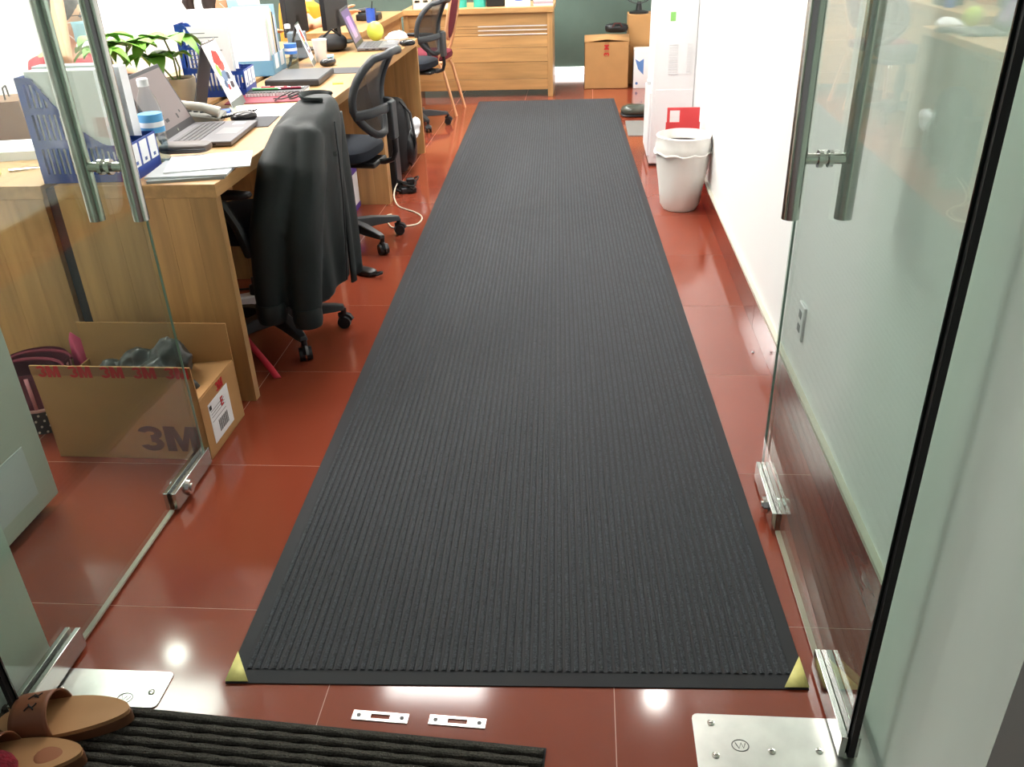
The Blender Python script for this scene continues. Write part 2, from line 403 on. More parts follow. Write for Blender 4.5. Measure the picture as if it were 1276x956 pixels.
# ------------------------------------------------------------------ slippers
TAN = mat('tan_footbed', (190, 142, 96), .5, noise=.06, nscale=8); STRAP = mat('brown_strap', (128, 78, 50), .5); SOLE = mat('brown_sole', (112, 72, 46), .6)
def slipper(label, heel, rz, patch):
    """toe towards local +x, heel at the origin end"""
    t = thing('slipper', label, 'slipper', (heel[0], heel[1], .0105), rz, 'pair of brown slippers')
    def outline(g=0):
        pts = []
        for k in range(40):
            a = 2*PI*k/40; x = .132+(.132+g)*math.cos(a)
            wv = .043+.008*math.sin((x-.05)*9)
            pts.append((x, (wv+g)*math.sin(a)*(1 if abs(math.sin(a)) < .99 else 1)))
        return pts
    def slab(g, z0, z1, zf):
        mb = MB(); o_ = outline(g); n = len(o_)
        vs = [(x, y, z0) for x, y in o_]+[(x, y, z1+zf(x)) for x, y in o_]+[(.132, 0, z1-.003+zf(.132))]
        fs = [tuple(range(n-1, -1, -1))]+[(i, (i+1) % n, n+(i+1) % n, n+i) for i in range(n)]+[(n+i, n+(i+1) % n, 2*n) for i in range(n)]
        return mb.add(vs, fs)
    slab(.002, 0, .018, lambda x: .006*math.cos(x*14)).build('sole', SOLE, t)
    slab(0, .018, .027, lambda x: .006*math.cos(x*14)).build('footbed', TAN, t)
    if patch:
        MB().ell((.055, 0, .0275), (.036, .024, .003)).build('heel_patch', mat('heel_print', (160, 100, 68), .6), t)
    def sf(u, v):       # u along foot, v across
        a = -.12+v*(PI+.24); x = .135+.085*u+.012*math.sin(a)*(1-u)
        r = .049-.004*u; return (x, r*math.cos(a), .018+(.058-.012*u)*max(0, math.sin(a))**.8)
    s_ = MB().grid(sf, 8, 24).build('strap', STRAP, t, solid=.004)
    for k, (u, v, du, dv) in enumerate(((.35, .36, .25, .05), (.3, .44, .22, -.05), (.32, .52, .28, .06), (.3, .6, .2, -.06))):
        pts = []
        for e in range(6):
            f = e/5; q = sf(u+du*f, v+dv*math.sin(f*PI)); pts.append((q[0], q[1]*1.03, q[2]+.0028))
        MB().tube(pts, .0016, 5).build('strap_mark', INK, s_)
    return t
h1 = px(163, 888, Z=.03); h2 = px(104, 941, Z=.03)
slipper('brown slide slipper with plain heel, nearer the steel plate', (h1[0], h1[1]), PI+.13, False)
slipper('brown slide slipper with reddish oval heel print', (h2[0], h2[1]), PI+.16, True)
pp = px(-4, 984, Z=0)
rs = thing('fluffy_slipper', 'dark red fluffy slipper at the edge of the doormat', 'slipper', (pp[0], pp[1], .0105), .3)
MB().ell((0, 0, .035), (.05, .045, .035)).build('fur_upper', mat('red_fur', (120, 16, 34), .95, noise=.4, nscale=90, bump=1, bscale=200), rs)
MB().ell((-.045, 0, .008), (.09, .045, .008), p=.6).build('sole', mat('red_sole', (90, 16, 26), .7), rs)

# ================================================================== DESKS
XD, XS, YD0 = -1.105, -1.612, 2.447       # desk front line, back, near end
def panel_boards(parent, x0, x1, y0, y1, z0, z1, n, m_):
    p = thing('side_panel', None, None); p.parent = parent
    w_ = (x1-x0)/n
    for k in range(n):
        B(x0+k*w_+.0004, x0+(k+1)*w_-.0004, y0+random.uniform(0, .0006), y1, z0, z1).build('board', WZ, p, smooth=False)
    return p
def desk(label, x0, x1, y0, y1, group, flip=1):
    """top 0.75 high, panels at both ends"""
    t = thing('desk', label, 'desk', ((x0+x1)/2, (y0+y1)/2, 0), group=group)
    hx, hy = (x1-x0)/2, (y1-y0)/2
    B(-hx, hx, -hy+.001, hy-.001, .708, .75).build('desktop', WY, t, bevel=.002)
    panel_boards(t, -hx, hx-.004, -hy+.002, -hy+.038, 0, .708, 6, WZ)
    panel_boards(t, -hx, hx-.004, hy-.038, hy-.002, 0, .708, 6, WZ)
    xm = -flip*(hx-.07)
    B(xm-.009, xm+.009, -hy+.038, hy-.038, .25, .708).build('modesty_panel', WY, t)
    B(min(xm, xm+flip*.2), max(xm, xm+flip*.2), -hy+.038, hy-.038, .60, .618).build('under_shelf', WY, t)
    return t
YS = (2.447, 3.61, 4.765, 5.965)
names = ('oak desk nearest the glass door with blue file box and laptop', 'oak desk with the closed black laptop on it', 'oak desk with the purple-screened laptop on it')
for k in range(3): desk(names[k], XS, XD, YS[k], YS[k+1], 'desks along the aisle')
names2 = ('oak desk behind the slot, next to the masked person in red', 'oak desk across from the closed laptop', 'oak desk holding the two black monitors')
for k in range(3): desk(names2[k], -2.22, -1.655, YS[k], YS[k+1], 'desks of the row behind', -1)
for k in range(3):
    o = B(-1.654, -1.613, YS[k]+.02, YS[k+1]-.005, .0, .735).build('cable_channel', mat('dark_channel', (34, 34, 38), .6))
    tag(o, 'dark cable channel between desk rows ' + ('at the glass door end', 'behind the desk with closed laptop', 'behind the purple laptop')[k], 'cable channel', 'cable channels between desks')

def counter():
    a, b = px(487, 122, Y=8.03), px(688, 120, Y=8.03)
    x0, x1 = -1.6, -.285
    t = thing('reception_counter', 'oak counter desk with horizontal boards and metal strips', 'desk', ((x0+x1)/2, 8.03, 0))
    h = (x1-x0)/2
    B(-h, h+.012, -.03, .6, .705, .75).build('desktop', WX, t, bevel=.003)
    zs = [.06, .155, .30, .42, .52, .545, .58, .60, .705]
    for k in range(len(zs)-1):
        B(-h+.02, h-.045, .0+.003*(k % 2), .03, zs[k]+.001, zs[k+1]-.001).build('front_board', WX, t, bevel=.0015)
    for z in (.53, .565, .598):
        B(0.0, h-.047, -.004, .001, z-.004, z+.004).build('metal_strip', mat('aluminium', (228, 228, 224), .35, .2), t)
    B(h-.045, h, -.012, .56, 0, .705).build('end_panel', WZ, t, bevel=.002)
    B(-h, -h+.04, -.012, .56, 0, .705).build('end_panel', WZ, t, bevel=.002)
counter()
rd = thing('return_desk', 'oak return desk joining the counter behind the laptops', 'desk', (-1.8, 7.15, 0))
B(-.2, .22, -.75, .80, .708, .75).build('desktop', WY, rd, bevel=.002)
B(.17, .195, -.73, .78, .1, .708).build('side_panel', WY, rd)
for y in (-.73, .75): B(-.19, .2, y, y+.03, 0, .708).build('end_panel', WX, rd)

# ================================================================== CHAIRS
MESHM = mat('chair_mesh', (40, 44, 48), .8, alpha=.82)
def office_chair(label, loc, rz, a0, arms=(), bw=.2, bh=.185):
    """faces local -x, backrest at +x"""
    t = thing('office_chair', label, 'chair', (loc[0], loc[1], 0), rz, 'black mesh office chairs')
    for k in range(5):
        a = math.radians(a0+72*k)-rz; c, s = math.cos(a), math.sin(a)
        R = Matrix.Rotation(a, 3, 'Z')
        mb = MB(); vs = []
        for (r, hw, z0, z1) in ((.02, .032, .07, .125), (.12, .028, .078, .122), (.235, .021, .078, .104), (.262, .016, .078, .098)):
            for (yy, zz) in ((-hw, z0), (hw, z0), (hw*.75, z1), (-hw*.75, z1)): vs.append(R @ Vector((r, yy, zz)))
        fs = [(3, 2, 1, 0), (12, 13, 14, 15)]+[(i*4+j, i*4+(j+1) % 4, i*4+4+(j+1) % 4, i*4+4+j) for i in range(3) for j in range(4)]
        lg = mb.add(vs, fs).build('base_leg', GREYBLK, t, bevel=.004)
        e = R @ Vector((.258, 0, 0)); sd = R @ Vector((.3, 1, 0)).normalized()
        cs = MB().cyl((e.x, e.y, .05), (e.x, e.y, .085), .011)
        for q in (-1, 1):
            p0 = e+sd*.004*q; p1 = e+sd*.023*q
            cs.cyl((p0.x, p0.y, .0275), (p1.x, p1.y, .0275), .0275, .025, 18)
        cs.tube([(e.x+sd.y*.03*math.cos(f), e.y-sd.x*.03*math.cos(f), .0275+.031*math.sin(f)) for f in (0.2, .8, 1.57, 2.3)], .012, 6)
        cs.build('caster', BLACK, lg)
    MB().lathe([(.045, .07), (.045, .12), (.03, .13)]).build('hub', GREYBLK, t)
    MB().lathe([(.024, .12), (.024, .42)]).build('gas_column', BLACK, t)
    MB().lathe([(.036, .2), (.036, .34), (.03, .345)]).build('column_sleeve', BLACK, t)
    B(-.1, .2, -.09, .09, .405, .43).build('seat_plate', BLACK, t, bevel=.008)
    MB().ell((-.02, 0, .472), (.21, .205, .045), 28, 12, .6).build('seat', NAVY, t)
    # backrest loop
    def bp(w_, z):      # depth profile of the back
        f = (z-.55)/.38
        return .20-.05*math.sin(f*PI)+.07*f*f + .03*(w_/.22)**2*-1
    loop = []
    n = 36
    for k in range(n):
        a = 2*PI*k/n; z = 0
        hw = bw if math.sin(a) > -.2 else bw*(1-.35*((-.2-math.sin(a))/.8))
        yy = hw*math.copysign(abs(math.cos(a))**.7, math.cos(a))
        z = .55+bh+bh*math.copysign(abs(math.sin(a))**.8, math.sin(a))
        loop.append((bp(yy, z)+(.035 if math.sin(a) > .9 else 0)+.02, yy, z))
    MB().tube(loop, .0185, 10, closed=True).build('back_frame', GREYBLK, t)
    def mf(u, v):
        zc = .55+bh; z = .56+(2*bh-.02)*v; hw = (bw-.01)*math.sqrt(max(0, 1-((z-zc)/(bh+.005))**4)) if z > zc-.03 else (bw-.01)*(1-.35*((zc-.03-z)/(bh-.03)))
        yy = hw*(2*u-1); return (bp(yy, z)+.02, yy, z)
    MB().grid(mf, 12, 14).build('back_mesh', MESHM, t)
    pts = [(.17+.10*math.sin(PI*k/12)**.6, -bw+2*bw*k/12, .665+.012*math.sin(PI*k/12)) for k in range(13)]
    MB().tube(pts, .013, 8, flat=1.7).build('lumbar_bar', GREYBLK, t)
    B(.262, .292, -.035, .035, .53, .70).build('back_bracket', GREYBLK, t, bevel=.006)
    MB().tube([(.277, 0, .56), (.277, 0, .47), (.262, 0, .432), (.22, 0, .418), (.05, 0, .418)], .013, 8).build('back_bar', BLACK, t)
    for s in arms:
        MB().tube([(.05, s*.2, .42), (.05, s*.265, .44), (.03, s*.275, .54), (-.02, s*.27, .635)], [.016, .018, .018, .02], 8).build('arm_post', BLACK, t)
        MB().ell((-.03, s*.27, .648), (.13, .03, .014), 16, 8, .6).build('armrest', BLACK, t)
    return t
office_chair('black mesh office chair with a dark jacket hung on it', (-1.19, 2.955), -.0, -50, arms=(-1, 1), bw=.115, bh=.11)
office_chair('black mesh office chair pulled up to the middle desk with bare back', (-1.17, 4.06), -.12, -40, bw=.19)
office_chair('black mesh office chair beside the red banquet chair', (-1.33, 6.82), -.25, -58, arms=(1,))

# jacket over the first chair
def jacket():
    t = thing('jacket', 'dark green-black jacket draped over the office chair back', 'jacket', (-1.0, 2.94, 0))
    mb = MB()
    rings = [(.895, .06, .12, .05, .045), (.88, .055, .11, .085, .065), (.855, .045, .09, .13, .09), (.81, .03, .06, .175, .112), (.7, .012, .02, .215, .125),
             (.55, .004, .01, .225, .125), (.4, .0, .01, .225, .12), (.27, -.002, .02, .215, .112), (.235, -.002, .02, .205, .106)]
    n = 48; vs = []
    for (z, dx, dy, a, b) in rings:
        for k in range(n):
            an = 2*PI*k/n
            fold = 1+(.9-z)*.13*math.sin(an*7+1.3)+(.9-z)*.09*math.sin(an*11+z*7)
            vs.append((dx+b*math.cos(an)*fold, dy+a*math.sin(an)*fold, z+(.02*math.sin(an*2+.5) if z < .3 else 0)))
    k = len(rings)
    fs = [(i*n+j, i*n+(j+1) % n, (i+1)*n+(j+1) % n, (i+1)*n+j) for i in range(k-1) for j in range(n)]
    fs += [tuple(range(n)), tuple((k-1)*n+j for j in range(n))]
    mb.add(vs, fs)
    # sleeves
    for pts, rr in (([(.03, .02, .835), (.0, -.07, .79), (-.022, -.16, .71), (-.075, -.225, .5), (-.095, -.245, .3), (-.095, -.255, .215)], [.03, .06, .07, .062, .054, .047]),
                    ([(.045, .02, .835), (.06, -.06, .79), (.06, -.13, .68), (.04, -.2, .48), (.025, -.22, .28), (.025, -.235, .19)], [.03, .06, .07, .066, .058, .049])):
        mb.tube(pts, rr, 14)
    JM = mat('jacket_cloth', (21, 31, 32), .6, noise=.12, nscale=14, bump=.25, bscale=22)
    body = mb.build('jacket_body', JM, t, remesh=.011)
    for pts, z in (((-.095, -.255), .215), ((.025, -.235), .19)):
        MB().lathe([(.049, -.02), (.053, 0), (.053, .035), (.05, .05)], (pts[0], pts[1], z), 18).build('cuff', JM, t)
    # collar
    def cf(u, v):
        an = -2.2+u*4.4; r = .066+.012*v
        return (.06+r*.8*math.cos(an+PI), .12+r*1.0*math.sin(an+PI), .872+.034*math.sin(v*PI*.7)-.02*abs(u-.5))
    MB().grid(cf, 16, 4).build('collar', JM, t, solid=.006)
    zp = [(.15-.018*f, .0-.03*f, .83-.57*f) for f in [i/10 for i in range(11)]]
    zo = MB().tube([(x-.006+.008*math.sin(i*.35), y, z) for i, (x, y, z) in enumerate(zp)], .0035, 6).build('zipper', mat('zip_dark', (70, 74, 76), .35, .6), t)
    B(.136, .15, -.04, -.034, .72, .735).build('zip_pull', CHROME, t)
    def ff(u, v):       # open front flap hanging on the far side
        return (.115-.005*v+.012*math.sin(v*2.2)+.01*math.sin(u*9), .04+.14*u, .83-.61*v)
    MB().grid(ff, 10, 12).build('front_flap', JM, t, solid=.008)
jacket()

# red banquet chair
def banquet():
    t = thing('banquet_chair', 'burgundy banquet chair with peach metal frame and oval back', 'chair', (-1.30, 7.40, 0), -.06)
    MB().ell((-.02, 0, .46), (.22, .21, .04), 24, 10, .55).build('seat', BURG, t)
    B(-.2, .17, -.19, .19, .40, .43).build('seat_frame', PEACH, t, bevel=.01)
    for s in (-1, 1):
        MB().tube([(.12, s*.18, .44), (.17, s*.185, .35), (.255, s*.19, 0)], .0125, 10).build('leg', PEACH, t)
        MB().tube([(-.17, s*.18, .42), (-.2, s*.19, 0)], .0125, 10).build('leg', PEACH, t)
    up = []
    for k in range(25):
        f = k/24; a = PI*f
        y = -.185*math.cos(a)
        up.append((y, f))
    fr = [(.12, -.18, .44), (.17, -.175, .52), (.20, -.17, .62), (.24, -.19, .8), (.275, -.18, .95), (.29, -.12, 1.04), (.295, 0, 1.07), (.29, .12, 1.04), (.275, .18, .95), (.24, .19, .8), (.20, .17, .62), (.17, .175, .52), (.12, .18, .44)]
    MB().tube(fr, .0125, 10).build('back_frame', PEACH, t)
    R = Matrix.Rotation(.2, 3, 'Y')
    pad = MB().ell((.235, 0, .80), (.022, .165, .225), 24, 14, .9, R).build('back_pad', BURG, t)
    MB().tube([Vector((.235, 0, .80)) + R @ Vector((0, .168*math.cos(2*PI*k/32), .228*math.sin(2*PI*k/32))) for k in range(32)], .011, 8, closed=True).build('pad_rim', PEACH, pad)
banquet()

# ================================================================== BOXES
def logo(name, w_, h, m_, parent, loc, rz=0):
    """heavy block 3M, drawn in the local xz plane facing -y"""
    mb = MB(); fn = lambda u, v, q: (u*w_, q, v*h)
    M_ = [(0, 0), (.27, 0), (.27, .58), (.42, 0), (.58, 0), (.73, .58), (.73, 0), (1, 0), (1, 1), (.66, 1), (.5, .42), (.34, 1), (0, 1)]
    mb.prism([(.44+u*.56, v) for u, v in M_], 0, -.0006, fn)
    for (cz, a0, a1) in ((.715, 165, -90), (.285, 90, -165)):
        n = 14; P_ = [math.radians(a0+(a1-a0)*i/n) for i in range(n+1)]
        for i in range(n):
            q = [(.2+.2*math.cos(P_[i]), cz+.285*math.sin(P_[i])), (.2+.2*math.cos(P_[i+1]), cz+.285*math.sin(P_[i+1])), (.2+.075*math.cos(P_[i+1]), cz+.075*math.sin(P_[i+1])), (.2+.075*math.cos(P_[i]), cz+.075*math.sin(P_[i]))]
            mb.prism(q, 0, -.0006, fn)
    return mb.build(name, m_, parent, loc=loc, rz=rz, smooth=False)
def big_box():
    t = thing('cardboard_box', 'open brown cardboard box printed 3M in front of desk', 'box', (-1.375, 2.225, 0), -.015)
    x0, x1, y0, y1, h = -.235, .255, -.135, .135, .205
    g = .004
    B(x0, x1, y0, y0+g, 0, h).build('front_wall', CARD, t); B(x0, x1, y1-g, y1, 0, h).build('back_wall', CARD, t)
    B(x0, x0+g, y0, y1, 0, h).build('end_wall', CARD, t)
    ew = B(x1-g, x1, y0, y1, 0, h).build('end_wall', CARD, t)
    B(x0, x1, y0, y1, 0, g).build('bottom', CARDIN, t)
    ff = B(x0, x1, 0, g, 0, .115).build('front_flap', CARD, t, loc=(0, y0, h), rx=.05)
    bf = B(x0-.005, x1, y1-g, y1, h, h+.13).build('back_flap', CARDIN, t, rx=0)
    B(0, .13, -.13, .13, -g, 0).build('end_flap', CARD, t, loc=(x1-.002, 0, h), ry=PI-.12)
    TP = mat('tape_clear', (150, 104, 62), .35)
    tp = B(x0, x1, -.0032+.002, -.0018+.002, .083, .115).build('tape', TP, ff)
    for k in range(5): logo('tape_print', .07, .038, RED, ff, (x0+.02+k*.098, -.0016, .078))
    logo('logo_print', .19, .088, DARKINK, t, (x1-.215, y0-.0012, .03))
    # shipping label on the end wall
    lb = B(x1, x1+.001, -.09, .055, .03, .165).build('shipping_label', PAPER, ew)
    for k in range(16):
        yy = -.045+k*.0042; B(x1+.001, x1+.0014, yy, yy+.0014+.0012*((k*7) % 3 == 0), .048, .088).build('barcode_bar', INK, lb)
    for z in (.135, .125, .115, .1): B(x1+.001, x1+.0013, -.08, .02, z, z+.0018).build('label_line', mat('label_grey', (130, 132, 136), .8), lb)
    B(x1+.001, x1+.0014, -.085, -.07, .142, .156).build('label_mark', INK, lb)
    text('label_logo', 'E', .04, RED, lb, (x1+.0014, -.0, .13), (PI/2, 0, PI/2), bold=.001)
    logo('tape_print', .05, .03, RED, t, (x1+.0012, -.02, .172), PI/2)
    return t
big_box()
bagm = MB()
for k in range(16):
    x = -1.50+.33*random.random(); y = 2.15+.13*random.random(); z = .15+.03*random.random()+.07*max(0, 1-abs(x+1.27)/.15)
    bagm.ell((x, y, z), (.06+.02*random.random(), .05, .05+.02*random.random()), 8, 5, 1.3, Matrix.Rotation(random.random()*3, 3, 'X'))
bagm.ell((-1.25, 2.23, .27), (.075, .055, .075), 7, 5, 1.3).ell((-1.35, 2.23, .245), (.09, .055, .06), 7, 5, 1.3).ell((-1.46, 2.23, .22), (.06, .05, .05), 7, 5, 1.4)
o = bagm.build('plastic_bag', mat('grey_plastic_bag', (58, 62, 62), .3, bump=.4, bscale=40), remesh=.009)
tx = bpy.data.textures.new('crumple', 'VORONOI'); tx.noise_scale = .045
dm = o.modifiers.new('crumple', 'DISPLACE'); dm.texture = tx; dm.strength = .03; dm.mid_level = .5; dm.texture_coords = 'LOCAL'
tag(o, 'crumpled dark grey plastic bag inside the open cardboard box', 'bag')
# striped tote / basket behind the box
bk = thing('striped_bag', 'small pink and maroon striped bag with dotted base', 'bag', (-1.76, 2.30, 0), .1)
MB().lathe([(.085, 0), (.1, .02), (.105, .09)], n=28).build('dotted_base', mat('dotted_black', (40, 34, 34), .7), bk)
dots = MB()
for r in range(4):
    for k in range(26):
        a = 2*PI*(k+.5*(r % 2))/26; dots.ell((.105*math.cos(a), .105*math.sin(a), .018+r*.02), (.004, .004, .004), 6, 4)
tag(dots.build('dots', mat('dot_white', (205, 190, 180), .6), bk), kind='stuff')
MB().tube([(.106*math.cos(2*PI*k/28), .106*math.sin(2*PI*k/28), .095) for k in range(28)], .006, 6, closed=True).build('trim_band', mat('pink_trim', (190, 140, 140), .6), bk)
MB().lathe([(.105, .09), (.11, .22), (.108, .225), (.10, .1)], n=28).build('body', mat('maroon_cloth', (92, 22, 42), .8), bk)
for k in range(24):
    a = 2*PI*k/24; da = .055
    MB().grid(lambda u, v: ((.1065+.005*v)*math.cos(a+da*(u-.5)*2), (.1065+.005*v)*math.sin(a+da*(u-.5)*2), .1+.115*v), 3, 1).build('stripe', mat('pink_stripe', (200, 130, 140), .8), bk, solid=.001)
for s in (-1, 1):
    MB().tube([(.1*math.cos(f)+.01, s*.03+.03*math.sin(f), .215+.018*math.sin(f)) for f in [i*PI/10 for i in range(11)]], .006, 6).build('handle', mat('maroon_strap', (120, 30, 52), .8), bk)
pk = thing('gift_ribbon', 'folded pink ribbon bow behind the cardboard box rim', 'ribbon', (px(95, 440, Y=2.39)[0], 2.39, .0))
MB().add([(-.03, 0, 0), (.03, 0, 0), (.03, .02, .24), (0, .0, .285), (-.025, .02, .25)], [(0, 1, 2, 3, 4)]).build('ribbon_fold', mat('pink_ribbon', (190, 60, 100), .6), pk, solid=.004)

# far boxes
def far_box():
    a = px(727, 111, Z=0)
    t = thing('cardboard_box', 'brown cardboard box with red 3M tape by far wall', 'box', (.2, 8.50, 0))
    hx, d, h = .205, .30, .41
    g = .005
    MB().box(-hx, hx, -.15, -.15+g, 0, h).box(-hx, hx, .15-g, .15, 0, h).box(-hx, -hx+g, -.15, .15, 0, h).box(hx-g, hx, -.15, .15, 0, h).box(-hx, hx, -.15, .15, 0, g).build('body', CARD, t, smooth=False)
    MB().add([(-hx, -.15, h), (0, -.15, h+.022), (hx, -.15, h), (hx, 0, h+.045), (0, 0, h+.05), (-hx, 0, h+.045)], [(0, 1, 4, 5), (1, 2, 3, 4)]).build('front_flap', CARD, t, solid=.004)
    MB().add([(-hx, .15, h), (hx, .15, h), (hx, 0, h+.045), (0, 0, h+.05), (-hx, 0, h+.045)], [(0, 1, 2, 3, 4)]).build('back_flap', CARD, t, solid=.004)
    B(-.02, .02, -.1515, -.1505, h-.13, h).build('tape', mat('tape_brown', (165, 115, 70), .3), t)
    text('tape_print', '3', .065, RED, t, (0, -.1522, h-.105), (PI/2, -PI/2, 0), bold=.002)
    text('tape_print', 'M', .06, RED, t, (0, -.1522, h-.045), (PI/2, -PI/2, 0), bold=.002)
far_box()
def carton(label, x, y, z, sx, sy, sz, m_=CARD, name='cardboard_box'):
    t = thing(name, label, 'box', (x, y, z))
    B(-sx/2, sx/2, -sy/2, sy/2, 0, sz).build('body', m_, t, smooth=False, bevel=.003)
    B(-sx/2-.001, sx/2+.001, -.02, .02, .0, sz+.001).build('tape', mat('tape_brown', (165, 115, 70), .3), t)
    return t
carton('lower brown carton behind the white water box', .54, 8.75, 0, .26, .3, .34)
carton('upper brown carton stacked under the fan', .53, 8.75, .34, .26, .3, .27)
wb = thing('printed_box', 'white box with blue wave print beside the cardboard boxes', 'box', (.53, 8.42, 0))
B(-.08, .1, -.08, .1, 0, .34).build('body', WHITE, wb, bevel=.003)
MB().add([(-.0805, -.05, .25), (-.0805, .05, .26), (-.0805, .02, .12), (-.0805, -.02, .15)], [(0, 1, 2, 3)]).build('wave_print', mat('wave_blue', (90, 130, 190), .5), wb)
MB().add([(-.07, -.0805, .26), (-.03, -.0805, .235), (.01, -.0805, .26), (.01, -.0805, .12), (-.04, -.0805, .17)], [(0, 1, 2, 3, 4)]).build('wave_print', MATS['wave_blue'], wb)
MB().lathe([(.012, 0), (.012, .001)], n=16).build('round_mark', MATS['wave_blue'], wb, loc=(-.05, -.081, .045), rx=PI/2)
bg = thing('black_bag', 'black folded bag lying on the far cardboard box', 'bag', (.29, 8.58, .464))
MB().ell((0, 0, .04), (.11, .07, .04), 16, 8, .6).build('bag_body', BLACK, bg)
MB().tube([(-.04, -.06, .05), (-.02, -.07, .085), (.03, -.07, .085), (.05, -.06, .05)], .008, 6).build('handle', mat('maroon_handle', (70, 30, 30), .7), bg)
# fan
fn = thing('desk_fan', 'black wire fan standing on the stacked cartons', 'fan', (.50, 8.72, .61), -.3)
MB().lathe([(.09, 0), (.09, .02), (.03, .03), (.02, .10)], n=20).build('base', BLACK, fn)
cage = MB()
for r in (.18, .13, .07): cage.tube([(r*math.cos(2*PI*k/28), -.05, .27+r*math.sin(2*PI*k/28)) for k in range(28)], .0045, 5, closed=True)
for k in range(16):
    a = 2*PI*k/16; cage.tube([(.03*math.cos(a), -.06, .27+.03*math.sin(a)), (.18*math.cos(a), -.05, .27+.18*math.sin(a))], .002, 4)
cage.build('cage', BLACK, fn)
for k in range(3):
    a = 2*PI*k/3; R = Matrix.Rotation(a, 3, 'Y')
    MB().ell(Vector((0, -.02, .27)) + R @ Vector((.08, 0, 0)), (.07, .006, .04), 12, 6, 1, R).build('blade', mat('fan_blade', (120, 130, 140), .4), fn)
MB().ell((0, .0, .27), (.04, .06, .04)).build('motor', BLACK, fn)

# shoe-like item and grey pad on the right
sh = thing('plastic_case', 'dark glossy rounded plastic case on floor by dispenser', 'case', (.42, 7.12, 0), .1)
MB().ell((0, 0, .045), (.13, .10, .045), 20, 10, .75).build('shell', mat('dark_olive', (70, 74, 66), .15), sh)
MB().ell((0, 0, .012), (.132, .102, .012), 20, 6, .6).build('base', BLACK, sh)
gm = thing('floor_pad', 'flat grey pad lying between runner and dispenser', 'pad', (.45, 6.62, 0))
B(-.13, .12, -.25, .27, 0, .006).build('pad', mat('pad_grey', (118, 116, 112), .8), gm)

# dispenser
def dispenser():
    t = thing('air_cooler', 'tall white air cooler standing against the white wall', 'appliance', (.5405, 5.72, 0))
    hx, hy, H = .13, .2, 1.02
    pr = [(-hx, .02), (-hx+.005, 0), (hx, 0), (hx, H), (-hx+.09, H), (-hx+.05, H-.01), (-hx+.02, H-.04), (-hx+.005, H-.09)]
    MB().prism(pr, -hy, hy, lambda u, v, w_: (u, w_, v+.012)).build('body', WHITE, t, bevel=.008)
    B(-hx+.005, hx, -hy+.01, hy-.01, 0, .014).build('base', BLACK, t)
    B(-hx-.012, -hx+.004, -hy+.01, hy-.01, .06, .45).build('drawer_front', WHITE, t, bevel=.004)
    B(-hx+.026, hx-.006, -hy-.005, -hy+.002, .06, .47).build('lower_panel', WHITE, t, bevel=.0015)
    for k in range(13):
        z = .56+k*.014; B(-.035, .02, -hy-.006, -hy+.001, z, z+.004).build('vent_louvre', WHITE, t)
        B(.075, .1, -hy-.006, -hy+.001, z, z+.005).build('vent_louvre', WHITE, t)
    B(-.035, -.005, -hy-.003, -hy, .86, .91).build('green_label', mat('green_label', (140, 205, 110), .5), t, bevel=.004)
    MB().cyl((-hx-.02, -hy+.1, .50), (-hx, -hy+.1, .5), .018).build('caster_knob', WHITE, t)
dispenser()
# red dustpan
dp = thing('dustpan', 'red plastic dustpan upright between bin and air cooler', 'dustpan', (.555, 4.98, 0))
R0 = Matrix.Rotation(-.12, 3, 'X')
ol = [(-.095, 0), (.095, 0), (.10, .3), (.085, .465), (-.085, .465), (-.10, .3)]
hole = [(-.055+.03*math.cos(a)-.0, .42+.022*math.sin(a)) for a in [2*PI*k/12 for k in range(12)]]
bm = MB()
bm.box(-.095, .095, -.004, .004, 0, .385).box(-.09, -.075, -.004, .004, .385, .465).box(-.02, .09, -.004, .004, .385, .465).box(-.075, -.02, -.004, .004, .45, .465)
bm.build('pan', mat('red_plastic', (214, 62, 66), .4), dp, smooth=False)
for s in (-1, 1): B(min(s*.095, s*.089), max(s*.095, s*.089), -.05, 0, 0, .3).build('side_wall', MATS['red_plastic'], dp)
# waste bin with liner
def bin_():
    t = thing('waste_bin', 'waste bin covered by a white plastic liner bag', 'bin', (.525, 4.62, 0))
    MB().lathe([(.07, .004), (.08, .02), (.105, .2), (.12, .35), (.117, .352), (.1, .2)], n=28).build('bin_body', mat('bin_dark', (60, 50, 48), .5), t)
    prof = [(.088, .001), (.106, .03), (.118, .12), (.134, .22), (.141, .30), (.149, .315), (.147, .345), (.143, .38), (.146, .395), (.136, .40), (.125, .36), (.11, .3), (.02, .27)]
    MB().lathe(prof, n=56, wob=.022).build('liner_bag', mat('liner_white', (238, 236, 230), .45, bump=.5, bscale=16), t)
    MB().tube([(.149*math.cos(2*PI*k/30), .149*math.sin(2*PI*k/30), .31+.006*math.sin(k*1.9)) for k in range(30)], .006, 6, closed=True).build('liner_roll', MATS['liner_white'], t)
bin_()
pb = px(938, 440, Z=0)
o = MB().ell((0, 0, .004), (.006, .005, .004), 8, 6, 1.3).build('pebble', PAPER, loc=(pb[0], pb[1], 0)); tag(o, 'tiny white crumb on the red tiles by the baseboard', 'crumb')

# grey cabinet behind the left glass
gc = thing('grey_cabinet', 'pale grey metal cabinet with a paper sheet taped on', 'cabinet', (-1.735, 1.60, 0))
B(-.25, .262, -.25, .258, .035, 1.6).build('body', mat('cabinet_grey', (190, 194, 184), .5, noise=.05, nscale=6), gc, bevel=.004)
B(.262, .264, -.02, .18, .09, .24).build('paper_sheet', GREYP, gc)
for x in (-.2, .2):
    for y in (-.2, .2): MB().cyl((x, y, 0), (x, y, .04), .02).build('foot', BLACK, gc)

